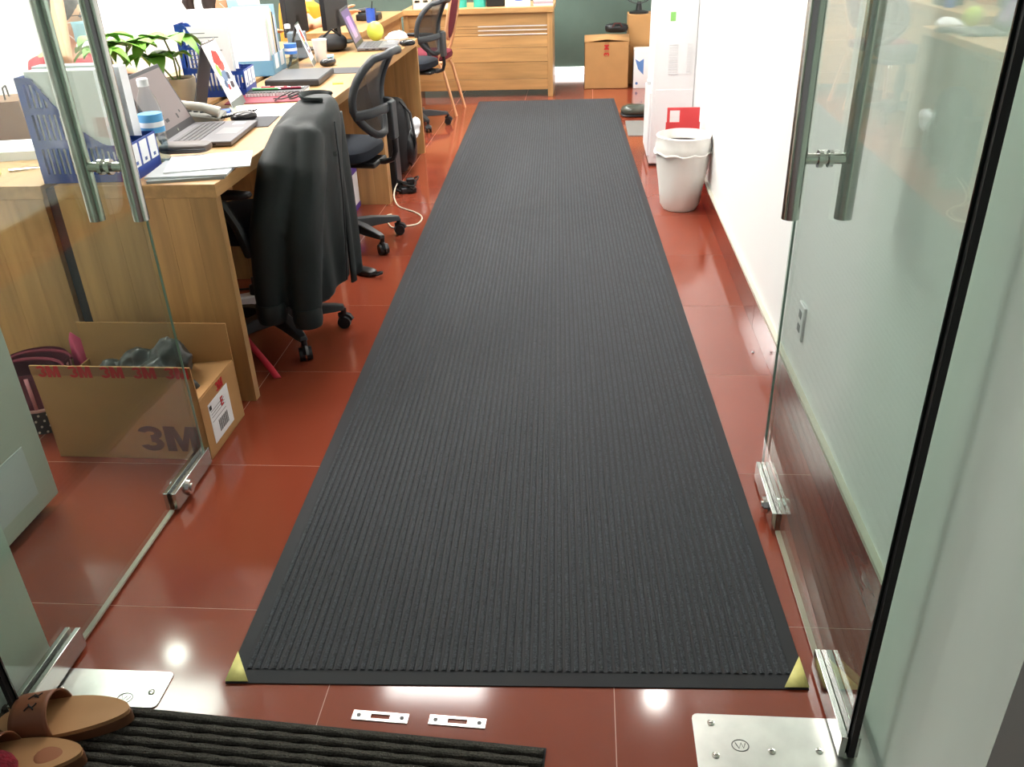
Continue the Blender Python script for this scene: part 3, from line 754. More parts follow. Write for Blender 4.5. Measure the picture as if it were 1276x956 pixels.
# ================================================================== UNDER THE DESKS
bp_ = thing('backpack', 'black backpack leaning under the far desk', 'backpack', (-1.20, 5.45, 0), .1)
MB().ell((0, 0, .23), (.10, .14, .235), 20, 12, .7).build('body', mat('black_nylon', (26, 27, 30), .7, bump=.3, bscale=60), bp_)
MB().tube([(.09, -.06, .05), (.13, -.07, .2), (.11, -.06, .38), (.05, -.05, .45)], .016, 8, flat=.5).build('strap', BLACK, bp_)
MB().ell((.08, .0, .16), (.05, .11, .11), 16, 8, .7).build('front_pocket', BLACK, bp_)
mbx = MB()
for k in range(7): mbx.ell((.105+random.uniform(-.02, .02), .10+random.uniform(-.03, .03), .25+random.uniform(-.04, .04)), (.035, .04, .035), 8, 6, 1.3)
tag(mbx.build('white_pouch', PAPER, bp_, remesh=.01), 'crumpled white pouch tied to the side')
pc = thing('computer_tower', 'slim black computer tower under the desk seam', 'computer', (-1.22, 5.06, 0))
B(-.2, .1, -.07, .07, .01, .36).build('case', BLACK, pc, bevel=.004)
B(.1, .106, -.066, .066, .02, .355).build('front_bezel', GREYBLK, pc, bevel=.003)
B(.104, .108, -.06, .06, .29, .295).build('silver_line', CHROME, pc); B(.104, .108, -.06, .06, .335, .338).build('silver_line', CHROME, pc)
for y in (-.06, .06): B(-.18, .08, y-.01, y+.01, 0, .012).build('foot', BLACKR, pc)
ad = thing('power_adapter', 'black power adapter with bundled cable on the tiles', 'adapter', (px(508, 240, Z=0)[0], px(508, 240, Z=0)[1], 0))
B(-.045, .05, -.03, .03, 0, .035).build('brick', BLACK, ad, rz=.5, bevel=.006)
B(0, .045, -.02, .02, .04, .085).build('plug', BLACK, ad, rz=.3, bevel=.005)
cb = MB()
for k in range(5):
    cb.tube([(-.03+.055*math.cos(a+k)+.01*k, .01+.045*math.sin(a), .015+.014*k+.012*math.sin(2*a+k)) for a in [2*PI*i/18 for i in range(18)]], .005, 6, closed=True)
cb.build('cable_bundle', BLACKR, ad)
wc = [px(513, 228, Z=.06), px(497, 227, Z=.05), px(491, 243, Z=.02), px(497, 257, Z=.006), px(516, 264, Z=.005), px(526, 271, Z=.005), px(520, 279, Z=.005), px(503, 282, Z=.005), px(488, 283, Z=.005), px(481, 270, Z=.005), px(488, 267, Z=.005)]
def smooth(pts, n=5):
    P = [Vector(p) for p in pts]; out = []
    for i in range(len(P)-1):
        p0 = P[max(i-1, 0)]; p1 = P[i]; p2 = P[i+1]; p3 = P[min(i+2, len(P)-1)]
        for k in range(n):
            t = k/n; out.append(.5*((2*p1)+(-p0+p2)*t+(2*p0-5*p1+4*p2-p3)*t*t+(-p0+3*p1-3*p2+p3)*t**3))
    out.append(P[-1]); return out
o = MB().tube(smooth(wc), .004, 6).build('white_cable', mat('cream_cable', (225, 215, 190), .5)); tag(o, 'thin cream charging cable curling across red tiles', 'cable')
pu = thing('printed_carton', 'white and purple carton under the middle desk', 'box', (-1.40, 4.55, 0), .0)
B(-.12, .12, -.16, .16, 0, .28).build('body', PAPER, pu, bevel=.003)
B(-.121, .121, -.161, .161, .2, .281).build('purple_band', mat('purple_print', (92, 62, 160), .5), pu, bevel=.003)
B(-.121, .1215, -.161, .161, 0, .03).build('purple_base', MATS['purple_print'], pu)
MB().cyl((.12, -.02, .12), (.1215, -.02, .12), .03).build('round_mark', mat('print_grey', (120, 120, 130), .6), pu)
q = px(456, 342, Z=0)
po = thing('black_pouch', 'small black pouch with loop lying on red tiles', 'pouch', (q[0], q[1], 0), -.5)
MB().ell((0, 0, .016), (.06, .03, .016), 16, 8, .6).build('pouch_body', BLACK, po)
MB().tube([(.055, -.015, .012), (.085, -.02, .02), (.1, 0, .025), (.085, .02, .02), (.055, .015, .012)], .006, 6).build('loop', BLACK, po)
MB().tube([(-.05, 0, .01), (-.08, .03, .006), (-.1, .02, .005)], .004, 6).build('cord', BLACK, po)
st = [px(303, 418, Z=.12), px(318, 436, Z=.08), px(334, 455, Z=.035), px(346, 471, Z=.004)]
so = MB()
pts = smooth(st, 4); vs = []
for p in pts: vs += [(p.x-.012, p.y-.004, p.z), (p.x+.012, p.y+.004, p.z)]
so.add(vs, [(2*i, 2*i+1, 2*i+3, 2*i+2) for i in range(len(pts)-1)])
o = so.build('red_strap', mat('red_ribbon', (205, 40, 62), .5), solid=.004); tag(o, 'flat red strap trailing from under the desk', 'strap')
ps = thing('power_strip', 'white power strip with black plugs under first desk', 'power strip', (-1.42, 3.28, 0), .5)
B(-.13, .13, -.03, .03, 0, .045).build('body', WHITE, ps, bevel=.005)
for x in (-.07, 0.02, .09): MB().lathe([(.02, .045), (.018, .085), (.006, .09), (.005, .12)], (x, 0, 0), 12).build('plug', BLACK, ps)
MB().tube(smooth([(.13, 0, .02), (.2, .05, .01), (.16, .14, .01), (.02, .16, .01), (-.1, .2, .01)]), .005, 6).build('cord', BLACKR, ps)

# ================================================================== DESK ITEMS
ZT = .75
def file_box(label, loc, rz, papers, L=.27, W_=.2, Hb=.31, Hf=.11):
    """tall back at local x=0, low labelled front at x=L"""
    t = thing('file_box', label, 'file box', (loc[0], loc[1], ZT), rz, 'blue plastic file boxes')
    def hz(x):
        f = x/L
        if f < .16: return Hb
        return Hf+(Hb-Hf)*(1-min(1, (f-.16)/.66))**1.6
    for y in (0, W_/3, 2*W_/3, W_):
        mb = MB(); g = .0016
        for (z0, z1) in ((0, .028), (.105, .13), (.205, .225)):
            xs = [x for x in [L*i/60 for i in range(61)] if hz(x) >= z1-.001]
            if xs: mb.box(0, max(xs), y-g, y+g, z0, z1)
        k = 0; x = .012
        while x < L-.008:
            z1 = hz(x+.004)
            mb.box(x, x+.0085, y-g, y+g, 0, z1); x += .0165
        n = 24
        pts = [(L*i/n, hz(L*i/n)) for i in range(n+1)]
        poly = [(x_, z_) for x_, z_ in pts]+[(x_, max(.02, z_-.02)) for x_, z_ in reversed(pts)]
        for i in range(n):
            (xa, za), (xb, zb) = pts[i], pts[i+1]
            mb.add([(xa, y-g, za-.018), (xb, y-g, zb-.018), (xb, y-g, zb), (xa, y-g, za), (xa, y+g, za-.018), (xb, y+g, zb-.018), (xb, y+g, zb), (xa, y+g, za)],
                   [(0, 1, 2, 3), (7, 6, 5, 4), (3, 2, 6, 7), (0, 4, 5, 1)])
        mb.box(0, .012, y-g, y+g, 0, Hb)
        mb.build('divider', BLUE, t, smooth=False)
    B(0, L, 0, W_, 0, .003).build('floor_plate', BLUE, t)
    fr = B(L, L+.003, -.001, W_+.001, 0, Hf).build('front', BLUE, t)
    for k in range(3):
        yc = W_*(k+.5)/3
        B(L+.003, L+.0037, yc-.026, yc+.026, .035, Hf-.006).build('name_label', PAPER, fr)
        B(L+.0037, L+.0041, yc-.008, yc+.008, .042, .052).build('label_print', mat('print_blue', (80, 100, 160), .6), fr)
    B(0, .002, 0, W_, 0, Hb).build('back', BLUE, t)
    for (y0, y1, x0, x1, h, m_) in papers:
        o = B(x0, x1, y0, y1, .004, h)
        s = thing('folder', None, None); bpy.data.objects.remove(s)
        sh_ = o.build('paper_stack', m_, loc=(0, 0, 0)); sh_.matrix_world = Matrix.Translation((loc[0], loc[1], ZT)) @ Matrix.Rotation(rz, 4, 'Z')
        tag(sh_, PAPLAB.pop(0), 'papers')
    return t
PAPLAB = ['thick white paper stack standing in near blue file box', 'pale grey folder standing in near blue file box', 'white folder standing behind others in near blue file box',
          'printed white papers standing in the blue file box by calendar', 'tall white paper pad in the blue file box by calendar']
file_box('blue file box full of folders seen through the glass door', (-1.655, 2.475), .05, [(.006, .06, .03, .235, .325, PAPER), (.072, .125, .02, .24, .33, GREYP), (.138, .19, .03, .25, .315, PAPER)], L=.285)
fb2 = file_box('blue file box with white labels beside the desk calendar', (-1.80, 3.90), .12, [(.01, .06, .03, .22, .29, GREYP), (.072, .125, .02, .22, .36, PAPER)], L=.265)
# print on the papers of the second box
def print_lines(label, org, rz, n):
    pass
ln = thing('printed_sheet', 'white printed sheet with grey text lines in file box', 'paper', (-1.772, 3.902, ZT), .12)
B(0, .2, 0, .0012, .05, .30).build('sheet', PAPER, ln)
for k in range(9): B(.015, .10+.08*((k*37) % 10)/10, -.0006, 0, .27-k*.018, .2735-k*.018).build('text_line', mat('print_grey2', (120, 122, 130), .8), ln)

# bottle
def bottle(label, p, s=1.0, lab=(84, 160, 212)):
    t = thing('water_bottle', label, 'bottle', (p[0], p[1], ZT), group='water bottles on the desks')
    MB().lathe([(.029, 0), (.032, .008), (.032, .07), (.03, .09), (.032, .11), (.032, .15), (.024, .18), (.014, .2), (.013, .215)], n=24).build('shell', CLEAR, t)
    lb_ = MB().lathe([(.0325, .085), (.0328, .088), (.0328, .132), (.0325, .135)], n=24).build('label', mat('label_blue_%d' % lab[0], lab, .4), t)
    MB().lathe([(.0331, .1), (.0333, .103), (.0333, .112), (.0331, .114)], n=24).build('label_band', PAPER, lb_)
    MB().lathe([(.0155, .208), (.0155, .226), (.013, .229)], n=18).build('cap', WHITE, t)
    MB().lathe([(.029, .003), (.0305, .01), (.0305, .065), (.001, .066)], n=20).build('water', glass_mat('water_tint', (.72, .82, .86, 1), 1.2), t)
    t.scale = (s, s, s)
bottle('clear water bottle with blue label next to near blue file box', px(200, 201, Z=ZT), 1.15)
bottle('clear water bottle with blue label before the second calendar', px(366, 88, Z=ZT), 1.0, (60, 120, 205))

SCR1 = mat('screen_grey', (128, 116, 116), .3, emit=.2); SCR2 = mat('screen_purple', (104, 78, 124), .3, emit=.35); SCRW = mat('screen_page', (168, 128, 178), .3, emit=.4)
KEY = mat('key_grey', (78, 76, 78), .5); LAPS = mat('laptop_silver', (104, 102, 106), .4, .3)
def laptop(label, loc, rz, Wd, D, ang, scr, page):
    """hinge along local y at x=0, keyboard towards +x"""
    t = thing('laptop', label, 'laptop', (loc[0], loc[1], ZT), rz, 'laptops on the desks')
    B(0, D, -Wd/2, Wd/2, .004, .02).build('base', LAPS, t, bevel=.003)
    ks = MB()
    for r in range(5):
        for c in range(14):
            x = .035+r*.019; y = -Wd/2+.025+c*(Wd-.05)/14
            ks.box(x, x+.0155, y, y+(Wd-.05)/14-.0035, .02, .0222)
    tag(ks.build('keyboard', KEY, t, smooth=False), kind='stuff')
    B(D*.62, D*.93, -.055, .055, .02, .0204).build('touchpad', mat('touchpad', (128, 126, 128), .4, .3), t)
    B(D*.68, D*.85, Wd/2-.07, Wd/2-.03, .02, .0204).build('sticker', PAPER, t)
    for k in range(4): B(.05+k*.04, .07+k*.04, -Wd/2-.0006, -Wd/2+.002, .008, .014).build('port', INK, t)
    lid = thing('lid', None, None); lid.parent = t; lid.location = (.004, 0, .018); lid.rotation_euler = (0, -ang, 0)
    B(-.006, 0, -Wd/2, Wd/2, 0, D*.98).build('bezel', mat('laptop_dark', (62, 60, 64), .4), lid, bevel=.002)
    B(0, .0008, -Wd/2+.012, Wd/2-.012, .028, D*.98-.014).build('display', scr, lid)
    if page: B(.0008, .0012, -Wd*.22, Wd*.2, .05, D*.75).build('page', SCRW, lid)
    else:
        for (y, z, w_, h) in ((-.05, .05, .03, .012), (.06, .045, .012, .018), (-.06, .075, .016, .02), (.1, .06, .01, .01)): B(.0008, .0012, y, y+w_, z, z+h).build('icon', mat('icon_dark', (70, 66, 70), .5), lid)
    MB().cyl((.0006, 0, .013), (.0014, 0, .013), .006, n=14).build('lid_logo', CHROME, lid)
laptop('open grey laptop with pale screen on the near desk', (-1.49, 3.09), .08, .36, .245, .42, SCR1, False)
laptop('open laptop showing a purple page on the far desk', (-1.385, 5.52), .12, .34, .235, .36, SCR2, True)
cl = thing('closed_laptop', 'closed black laptop lying on the middle desk', 'laptop', (-1.40, 4.32, ZT), .06)
B(-.13, .13, -.18, .18, .004, .03).build('body', mat('laptop_black', (44, 45, 48), .45), cl, bevel=.004)
B(-.128, .128, -.178, .178, .03, .034).build('lid', mat('laptop_lid', (62, 63, 66), .4), cl, bevel=.002)
for x in (-.11, .11):
    for y in (-.15, .15): MB().cyl((x, y, 0), (x, y, .006), .01).build('foot', BLACKR, cl)

def sheet(name, label, cat, loc, rz, sx, sy, h, m_, z=ZT, **k):
    o = B(-sx/2, sx/2, -sy/2, sy/2, 0, h).build(name, m_, loc=(loc[0], loc[1], z), rz=rz, **k); return tag(o, label, cat)
sheet('document_folder', 'grey document folder under the loose white papers', 'folder', (-1.23, 2.58), .22, .23, .2, .008, mat('folder_grey', (140, 148, 150), .6))
sheet('document_folder', 'pale folder stacked below the white papers by wallet', 'folder', (-1.225, 2.60), .12, .25, .21, .006, GREYP, ZT+.008)
sheet('paper_sheet', 'loose white papers overhanging the near desk edge', 'papers', (-1.20, 2.66), .30, .26, .21, .004, PAPER, ZT+.0145)
wl = thing('wallet', 'dark brown zip wallet lying on the white papers', 'wallet', (-1.33, 2.785, ZT+.0185), .1)
MB().ell((0, 0, .016), (.085, .045, .016), 20, 8, .5).build('wallet_body', mat('brown_leather', (92, 82, 78), .45), wl)
MB().tube([(-.08, -.044, .016), (0, -.047, .016), (.08, -.044, .016)], .003, 5).build('zipper', BLACK, wl)
# telephone
ph = thing('telephone', 'grey desk telephone with handset behind the mouse', 'telephone', (-1.535, 3.37, ZT), .2)
MB().prism([(-.1, 0), (.1, 0), (.1, .025), (-.1, .055)], -.085, .085, lambda u, v, w_: (u, w_, v)).build('body', mat('phone_grey', (120, 120, 112), .45), ph, bevel=.004)
MB().tube([(-.10, -.06, .075), (-.06, -.06, .082), (.04, -.06, .066), (.10, -.06, .042)], [.022, .017, .017, .023], 10).build('handset', mat('phone_light', (176, 174, 164), .4), ph)
for r in range(4):
    for c in range(3): B(-.03+r*.024, -.014+r*.024, -.02+c*.03, c*.03, .045-r*.0036, .049-r*.0036).build('button', GREYBLK, ph)
cd = MB(); cd.tube([(.1+.02*i/30*3+.008*math.cos(i*1.3), -.05+.008*math.sin(i*1.3)+.002*i, .02+.004*math.cos(i*1.3)) for i in range(60)], .003, 5)
cd.build('coiled_cord', BLACKR, ph)
mq = px(305, 152, Z=ZT)
mo = thing('computer_mouse', 'black computer mouse beside the grey telephone', 'mouse', (mq[0], mq[1], ZT+.004), .9)
MB().ell((0, 0, .016), (.055, .032, .02), 18, 10, .8).build('shell', mat('mouse_black', (28, 28, 30), .2), mo)
MB().ell((.03, 0, .034), (.01, .004, .004), 8, 6).build('wheel', GREYBLK, mo)
sheet('mouse_pad', 'dark mouse pad under the near black mouse', 'mouse pad', (mq[0]+.035, mq[1]-.01), .1, .17, .2, .003, mat('pad_dark', (70, 70, 74), .8))
sheet('paper_sheet', 'white paper sheet lying between mouse and notebook', 'paper', (-1.33, 3.58), .1, .3, .26, .002, PAPER)
sheet('red_folder', 'dark red folder lying beneath the pens and notebook', 'folder', (-1.42, 3.86), .15, .32, .24, .004, mat('maroon_card', (140, 44, 62), .6))
nb = thing('notebook', 'spiral notebook with black cover beside blue file box', 'notebook', (-1.40, 3.965, ZT+.004), .1)
B(-.13, .13, -.075, .075, 0, .014).build('pages', PAPER, nb); B(-.13, .13, -.075, .075, .014, .017).build('cover', BLACK, nb)
for k in range(18): MB().tube([(-.12+k*.014, -.075+.006*math.cos(a), .009+.009*math.sin(a)) for a in [2*PI*i/8 for i in range(8)]], .0012, 4, closed=True).build('spiral_ring', CHROME, nb)
for (dx, dy, rz, c, lab) in ((-.02, .02, .1, (190, 40, 60), 'red pen lying on the black notebook'), (-.05, -.02, .06, (60, 140, 80), 'green pen lying on the black notebook'), (.05, 0, .14, (140, 30, 60), 'maroon pen lying on the black notebook')):
    t = thing('pen', lab, 'pen', (-1.40+dx, 3.965+dy, ZT+.026), rz)
    MB().cyl((-.06, 0, 0), (.06, 0, 0), .005, n=10).build('barrel', mat('pen_%d' % c[0], c, .35), t)
    MB().cyl((.06, 0, 0), (.072, 0, 0), .005, .001, 10).build('tip', CHROME, t); B(-.06, -.02, -.001, .001, .004, .008).build('clip', WHITE, t)
gl = thing('eyeglasses', 'black folded eyeglasses on the desk by the jacket', 'glasses', (-1.27, 3.80, ZT+.004), .4)
for s in (-1, 1):
    MB().tube([(.026*math.cos(a)*1.0, s*.034+.028*math.sin(a), .018+.018*math.cos(a)*.4) for a in [2*PI*i/16 for i in range(16)]], .003, 5, closed=True).build('rim', INK, gl)
    MB().tube([(-.01, s*.062, .024), (-.06, s*.03, .012), (-.09, -s*.03, .006)], .0028, 5).build('temple', INK, gl)
# calendars
def calendar(label, loc, rz, s=1.0):
    t = thing('desk_calendar', label, 'calendar', (loc[0], loc[1], ZT), rz, 'standing desk calendars')
    h, w_ = .22*s, .16*s
    B(0, .003, -w_/2, w_/2, 0, h).build('back_board', mat('calendar_grey', (96, 98, 100), .6), t, loc=(-.075*s, 0, 0), ry=.30)
    fb = thing('page', None, None); fb.parent = t; fb.location = (.065*s, 0, 0); fb.rotation_euler = (0, -.32, 0)
    B(-.003, 0, -w_/2, w_/2, 0, h).build('page_sheet', PAPER, fb)
    B(0, .001, -w_/2, w_/2, 0, .03*s).build('month_strip', mat('calendar_strip', (110, 116, 112), .6), fb)
    random.seed(3)
    for (y, z, ry_, rz_, c) in ((.0, .17, .045, .03, (208, 60, 52)), (.012, .145, .035, .02, (214, 84, 74)), (-.04, .135, .018, .022, (150, 200, 90)), (-.005, .11, .035, .02, (110, 130, 160)), (.03, .105, .02, .018, (60, 70, 90)), (-.03, .085, .018, .014, (70, 90, 120)), (.03, .075, .022, .014, (60, 50, 60)), (-.012, .072, .016, .012, (170, 60, 60))):
        poly = [(y*s+ry_*s*math.cos(2*PI*k/9)*random.uniform(.7, 1.1), z*s+rz_*s*math.sin(2*PI*k/9)*random.uniform(.7, 1.1)) for k in range(9)]
        MB().prism(poly, .0003, .0009, lambda u, v, q: (q, u, v)).build('picture_patch', mat('pic_%d_%d' % (c[0], c[1]), c, .6), fb, smooth=False)
    MB().tube([(0, -w_/2+.01, h), (0, w_/2-.01, h)], .004, 6).build('binding', CHROME, t, loc=(-.005*s, 0, -.008))
calendar('white desk calendar with red picture behind the telephone', (-1.55, 3.66), .12, 1.25)
calendar('white desk calendar behind the second water bottle', (-1.55, 4.86), .2, 1.0)
sd = px(299, 139, Z=ZT)
sm = thing('calculator', 'small cream calculator at the foot of the calendar', 'calculator', (sd[0], sd[1], ZT), .5)
B(-.035, .035, -.06, .06, 0, .014).build('case', mat('cream_plastic', (212, 206, 190), .5), sm, bevel=.003); B(-.028, -.01, -.05, .05, .014, .0148).build('display', mat('lcd', (140, 150, 130), .3), sm)
sheet('sticky_notes', 'small pad of blue sticky notes by the telephone', 'notes', px(278, 141, Z=ZT), .3, .06, .06, .012, mat('note_blue', (110, 140, 215), .7))

# plants
def plant(label, loc, potm, square, leaves, seed, z0=ZT, h=.13, r=.07):
    random.seed(seed)
    t = thing('potted_plant', label, 'plant', (loc[0], loc[1], z0))
    if square:
        B(-r, r, -r*1.6, r*1.6, 0, h).build('pot', potm, t, bevel=.004); B(-r+.006, r-.006, -r*1.6+.006, r*1.6-.006, h, h+.002).build('soil', SOIL, t)
    else:
        MB().lathe([(r*.8, 0)]+[(r*(.86+.014*i+.02*(i % 2)), h*i/10) for i in range(11)]+[(r*.95, h), (r*.92, h-.012)], n=28).build('pot', potm, t)
        MB().lathe([(r*.93, h-.014), (r*.9, h-.010)], n=20).build('soil', SOIL, t)
    for (cx_, cy_, cz, n, ln_) in leaves:
        sx, sy = cx_*.2, cy_*.2
        st_ = MB().tube([(sx, sy, h-.01), ((sx+cx_)/2+.01, (sy+cy_)/2, (h+cz)/2), (cx_, cy_, cz)], .004, 6).build('stem', mat('stem_green', (120, 140, 70), .6), t)
        for k in range(n):
            a = 2*PI*k/n+random.uniform(-.3, .3); L = ln_*random.uniform(.8, 1.15); dr = random.uniform(.1, .75)
            def lf(u, v, a=a, L=L, dr=dr):
                w_ = .30*L*math.sin(PI*min(1, u**.75))*(2*v-1)
                rr = L*u*math.cos(dr*u); zz = .015*math.sin(u*PI)+.12*L*u-dr*L*u*u*.8+abs(2*v-1)*.012
                return (cx_+rr*math.cos(a)-w_*math.sin(a), cy_+rr*math.sin(a)+w_*math.cos(a), cz+zz)
            MB().grid(lf, 7, 4).build('leaf', LEAF, t)
    return t
plant('leafy green plant in black rectangular pot behind laptop', (-1.90, 3.52), BLACK, True, [(-.02, -.06, .25, 7, .13), (.02, .08, .26, 7, .14), (0, -.14, .19, 6, .11), (-.05, .02, .29, 6, .12)], 5, h=.15)
plant('money tree plant in ribbed beige pot by desk calendar', (-1.73, 3.70), mat('beige_ribbed', (206, 188, 164), .6), False, [(-.03, .0, .27, 7, .19), (-.09, -.05, .2, 6, .13), (.0, .0, .2, 4, .08)], 11, h=.12, r=.065)
cupo = px(401, 77, Z=ZT)
cu = thing('paper_cup', 'white paper cup beside the second calendar', 'cup', (cupo[0], cupo[1], ZT))
MB().lathe([(.028, 0), (.03, .003), (.04, .115), (.042, .118), (.038, .116), (.028, .006)], n=26).build('cup_body', PAPER, cu)
MB().tube([(.041*math.cos(2*PI*k/26), .041*math.sin(2*PI*k/26), .117) for k in range(26)], .002, 5, closed=True).build('rim', WHITE, cu)
# pale blue organiser with upright folders
og = thing('file_organiser', 'pale blue desktop organiser packed with upright folders', 'organiser', (-1.72, 4.62, ZT), .1)
B(-.09, .12, -.14, .14, 0, .004).build('base', LBLUE, og)
for y in (-.14, -.045, .045, .138): B(-.09, .12, y, y+.003, 0, .075).build('divider', LBLUE, og)
B(.117, .12, -.14, .14, 0, .10).build('front', LBLUE, og)
B(.1205, .121, -.1, -.03, .03, .1).build('name_label', PAPER, og); B(.1205, .121, .02, .1, .03, .1).build('name_label', PAPER, og)
fc = [((236, 236, 238), 'white'), ((222, 214, 220), 'pinkish white'), ((206, 224, 208), 'pale green'), ((236, 220, 224), 'pale pink'), ((240, 240, 236), 'ivory white'), ((214, 218, 230), 'pale lilac'), ((230, 206, 160), 'buff'), ((40, 38, 42), 'black'), ((226, 230, 236), 'cool white'), ((150, 186, 214), 'light blue')]
for k, (c, nm) in enumerate(fc):
    y = -.128+k*.0275; h = .27+.05*((k*7) % 4)/3
    o = B(-.085, .1, 0, .014, .005, h).build('folder', mat('folder_%s' % nm.replace(' ', '_'), c, .6)); o.matrix_world = og.matrix_basis.copy()
    o.location = Vector((-1.72, 4.62, ZT)) + Matrix.Rotation(.1, 3, 'Z') @ Vector((0, y, 0)); o.rotation_euler = (.008*math.sin(k*2.1), 0, .1)
    tag(o, '%s folder standing upright in the pale blue organiser' % nm, 'folder', 'folders in the organiser')
# monitors
def monitor(label, loc, rz, w_=.46, h=.30):
    t = thing('monitor', label, 'monitor', (loc[0], loc[1], ZT), rz, 'black monitors')
    MB().lathe([(.1, 0), (.1, .008), (.03, .016)], n=24).build('stand_base', BLACK, t); B(-.012, .012, -.03, .03, .01, .2).build('stand_neck', BLACK, t)
    B(-.02, .012, -w_/2, w_/2, .09, .09+h).build('housing', mat('monitor_black', (38, 39, 43), .4), t, bevel=.006)
    B(-.0215, -.0195, -w_/2+.012, w_/2-.012, .105, .075+h).build('screen', mat('screen_dark', (20, 22, 26), .15), t)
monitor('black monitor seen from behind next to the orange shirt', (-1.76, 5.50), -.03, .38, .32)
monitor('black monitor standing behind the purple laptop', (-1.60, 5.83), -.12, .40, .30)
gx = thing('desk_speaker', 'small grey blocky speaker behind the white cup', 'speaker', (-1.66, 5.16, ZT), .2)
B(-.05, .05, -.05, .05, 0, .14).build('cabinet', mat('speaker_grey', (110, 120, 128), .5), gx, bevel=.005); B(.05, .052, -.03, .03, .05, .1).build('grille', GREYBLK, gx); B(-.02, .03, -.052, -.05, .06, .1).build('grille', GREYBLK, gx)
bb2 = px(430, 62, Z=ZT)
hb = thing('black_bag', 'soft black bag lying behind the purple laptop', 'bag', (-1.54, 5.46, ZT), .3)
MB().ell((0, 0, .045), (.09, .13, .045), 18, 10, .7).build('bag_body', mat('black_nylon', (26, 27, 30), .7), hb); MB().tube([(-.05, -.1, .09), (0, -.12, .13), (.05, -.1, .09)], .007, 6).build('handle', BLACK, hb)
m2 = px(385, 86, Z=ZT)
mz = thing('computer_mouse', 'black computer mouse behind the closed laptop', 'mouse', (m2[0]+.08, m2[1]+.10, ZT+.003), 1.2)
MB().ell((0, 0, .016), (.055, .032, .02), 18, 10, .8).build('shell', MATS['mouse_black'], mz); MB().ell((.03, 0, .034), (.01, .004, .004), 8, 6).build('wheel', GREYBLK, mz)
sheet('mouse_pad', 'grey mouse pad between closed laptop and jacketless chair', 'mouse pad', (-1.27, 4.62), .1, .2, .2, .003, MATS['pad_dark'])
sheet('sticky_notes', 'yellow sticky note on the middle desk edge', 'notes', px(421, 104, Z=ZT), .3, .05, .05, .004, mat('note_yellow', (235, 215, 70), .7))
sheet('paper_card', 'light blue card lying beside the white cup', 'card', px(405, 72, Z=ZT), .2, .1, .09, .012, mat('card_blue', (150, 200, 225), .6))
m3 = px(508, 57, Z=ZT)
mm = thing('computer_mouse', 'black computer mouse on the far desk corner', 'mouse', (m3[0], m3[1], ZT+.003), .5)
MB().ell((0, 0, .014), (.05, .03, .018), 18, 10, .8).build('shell', MATS['mouse_black'], mm); MB().ell((.028, 0, .03), (.009, .004, .004), 8, 6).build('wheel', GREYBLK, mm)
yb = thing('green_ball', 'yellow-green round fruit in white plastic behind laptop', 'fruit', (-1.36, 5.86, ZT), 0)
MB().ell((0, 0, .06), (.055, .055, .06), 18, 12).build('fruit', mat('lime', (196, 214, 84), .4), yb)
wbg = MB()
for k in range(8): wbg.ell((.03*math.cos(k), .05*math.sin(k*1.7)+.02, .02+.008*(k % 3)), (.05, .045, .025), 8, 6, 1.3)
o = wbg.build('plastic_bag', mat('white_bag', (236, 236, 236), .4, bump=.3, bscale=30), loc=(-1.22, 5.83, ZT), remesh=.01); tag(o, 'small white plastic bag around the green fruit', 'bag')
# things behind the glass on the back desk
bc = thing('brown_bag', 'brown paper bag standing on desk behind the glass', 'bag', (-2.12, 3.10, ZT), .4)
MB().prism([(-.06, 0), (.06, 0), (.05, .15), (-.05, .15)], -.09, .09, lambda u, v, q: (u, q, v)).build('bag_body', mat('brown_paper', (128, 96, 76), .85), bc)
MB().tube([(0, -.04, .15), (0, -.03, .19), (0, .03, .19), (0, .04, .15)], .003, 5).build('handle', INK, bc)
sheet('paper_stack', 'white paper stack beside the brown bag', 'papers', (-2.0, 2.86), .2, .24, .2, .03, PAPER)
sc = thing('scissors', 'pair of steel scissors with yellow grip on desk corner', 'scissors', (-1.86, 2.62, ZT), .6)
for s in (-1, 1):
    MB().tube([(0, 0, .004), (.09, s*.012, .004)], [.006, .001], 6).build('blade', CHROME, sc)
    MB().tube([(-.05+.022*math.cos(a), -s*.022+.018*math.sin(a), .005) for a in [2*PI*i/14 for i in range(14)]], .005, 6, closed=True).build('grip', mat('grip_yellow', (205, 200, 120), .5), sc)
# counter items
Yc = 8.15
wx = thing('adapter_box', 'white box with row of dark slots on counter', 'box', (-1.36, Yc, ZT))
cs_ = MB().box(-.16, .16, .095, .1, 0, .15).box(-.16, -.155, -.06, .1, 0, .15).box(.155, .16, -.06, .1, 0, .15).box(-.16, .16, -.06, .1, 0, .005).box(-.16, .16, -.06, .1, .145, .15)
cs_.box(-.16, .16, -.06, -.056, .005, .05).box(-.16, .16, -.06, -.056, .07, .145)
xs_ = [-.16]+[v for k in range(4) for v in (-.14+k*.075, -.095+k*.075)]+[.16]
for k in range(5): cs_.box(xs_[2*k], xs_[2*k+1], -.06, -.056, .05, .07)
cs_.build('slotted_case', mat('ivory', (232, 228, 214), .5), wx, smooth=False)
for x, lab in ((-1.10, 'teal round tin on counter beside the white box'), (-.93, 'teal round tin on counter right of the banquet chair')):
    t = thing('teal_tin', lab, 'tin', (x, Yc, ZT)); MB().lathe([(.055, 0), (.055, .085), (.058, .086), (.058, .105), (.05, .108)], n=24).build('body', mat('teal', (60, 180, 165), .4), t); MB().lathe([(.0585, .087), (.0585, .1)], n=24).build('lid_band', mat('teal_light', (120, 210, 200), .4), t)
bx2 = thing('black_case', 'black case on the counter beside teal tin', 'case', (-.79, Yc+.05, ZT)); B(-.08, .08, -.08, .1, 0, .1).build('body', BLACK, bx2, bevel=.01); B(-.08, .08, -.085, -.08, .06, .07).build('latch', GREYBLK, bx2)
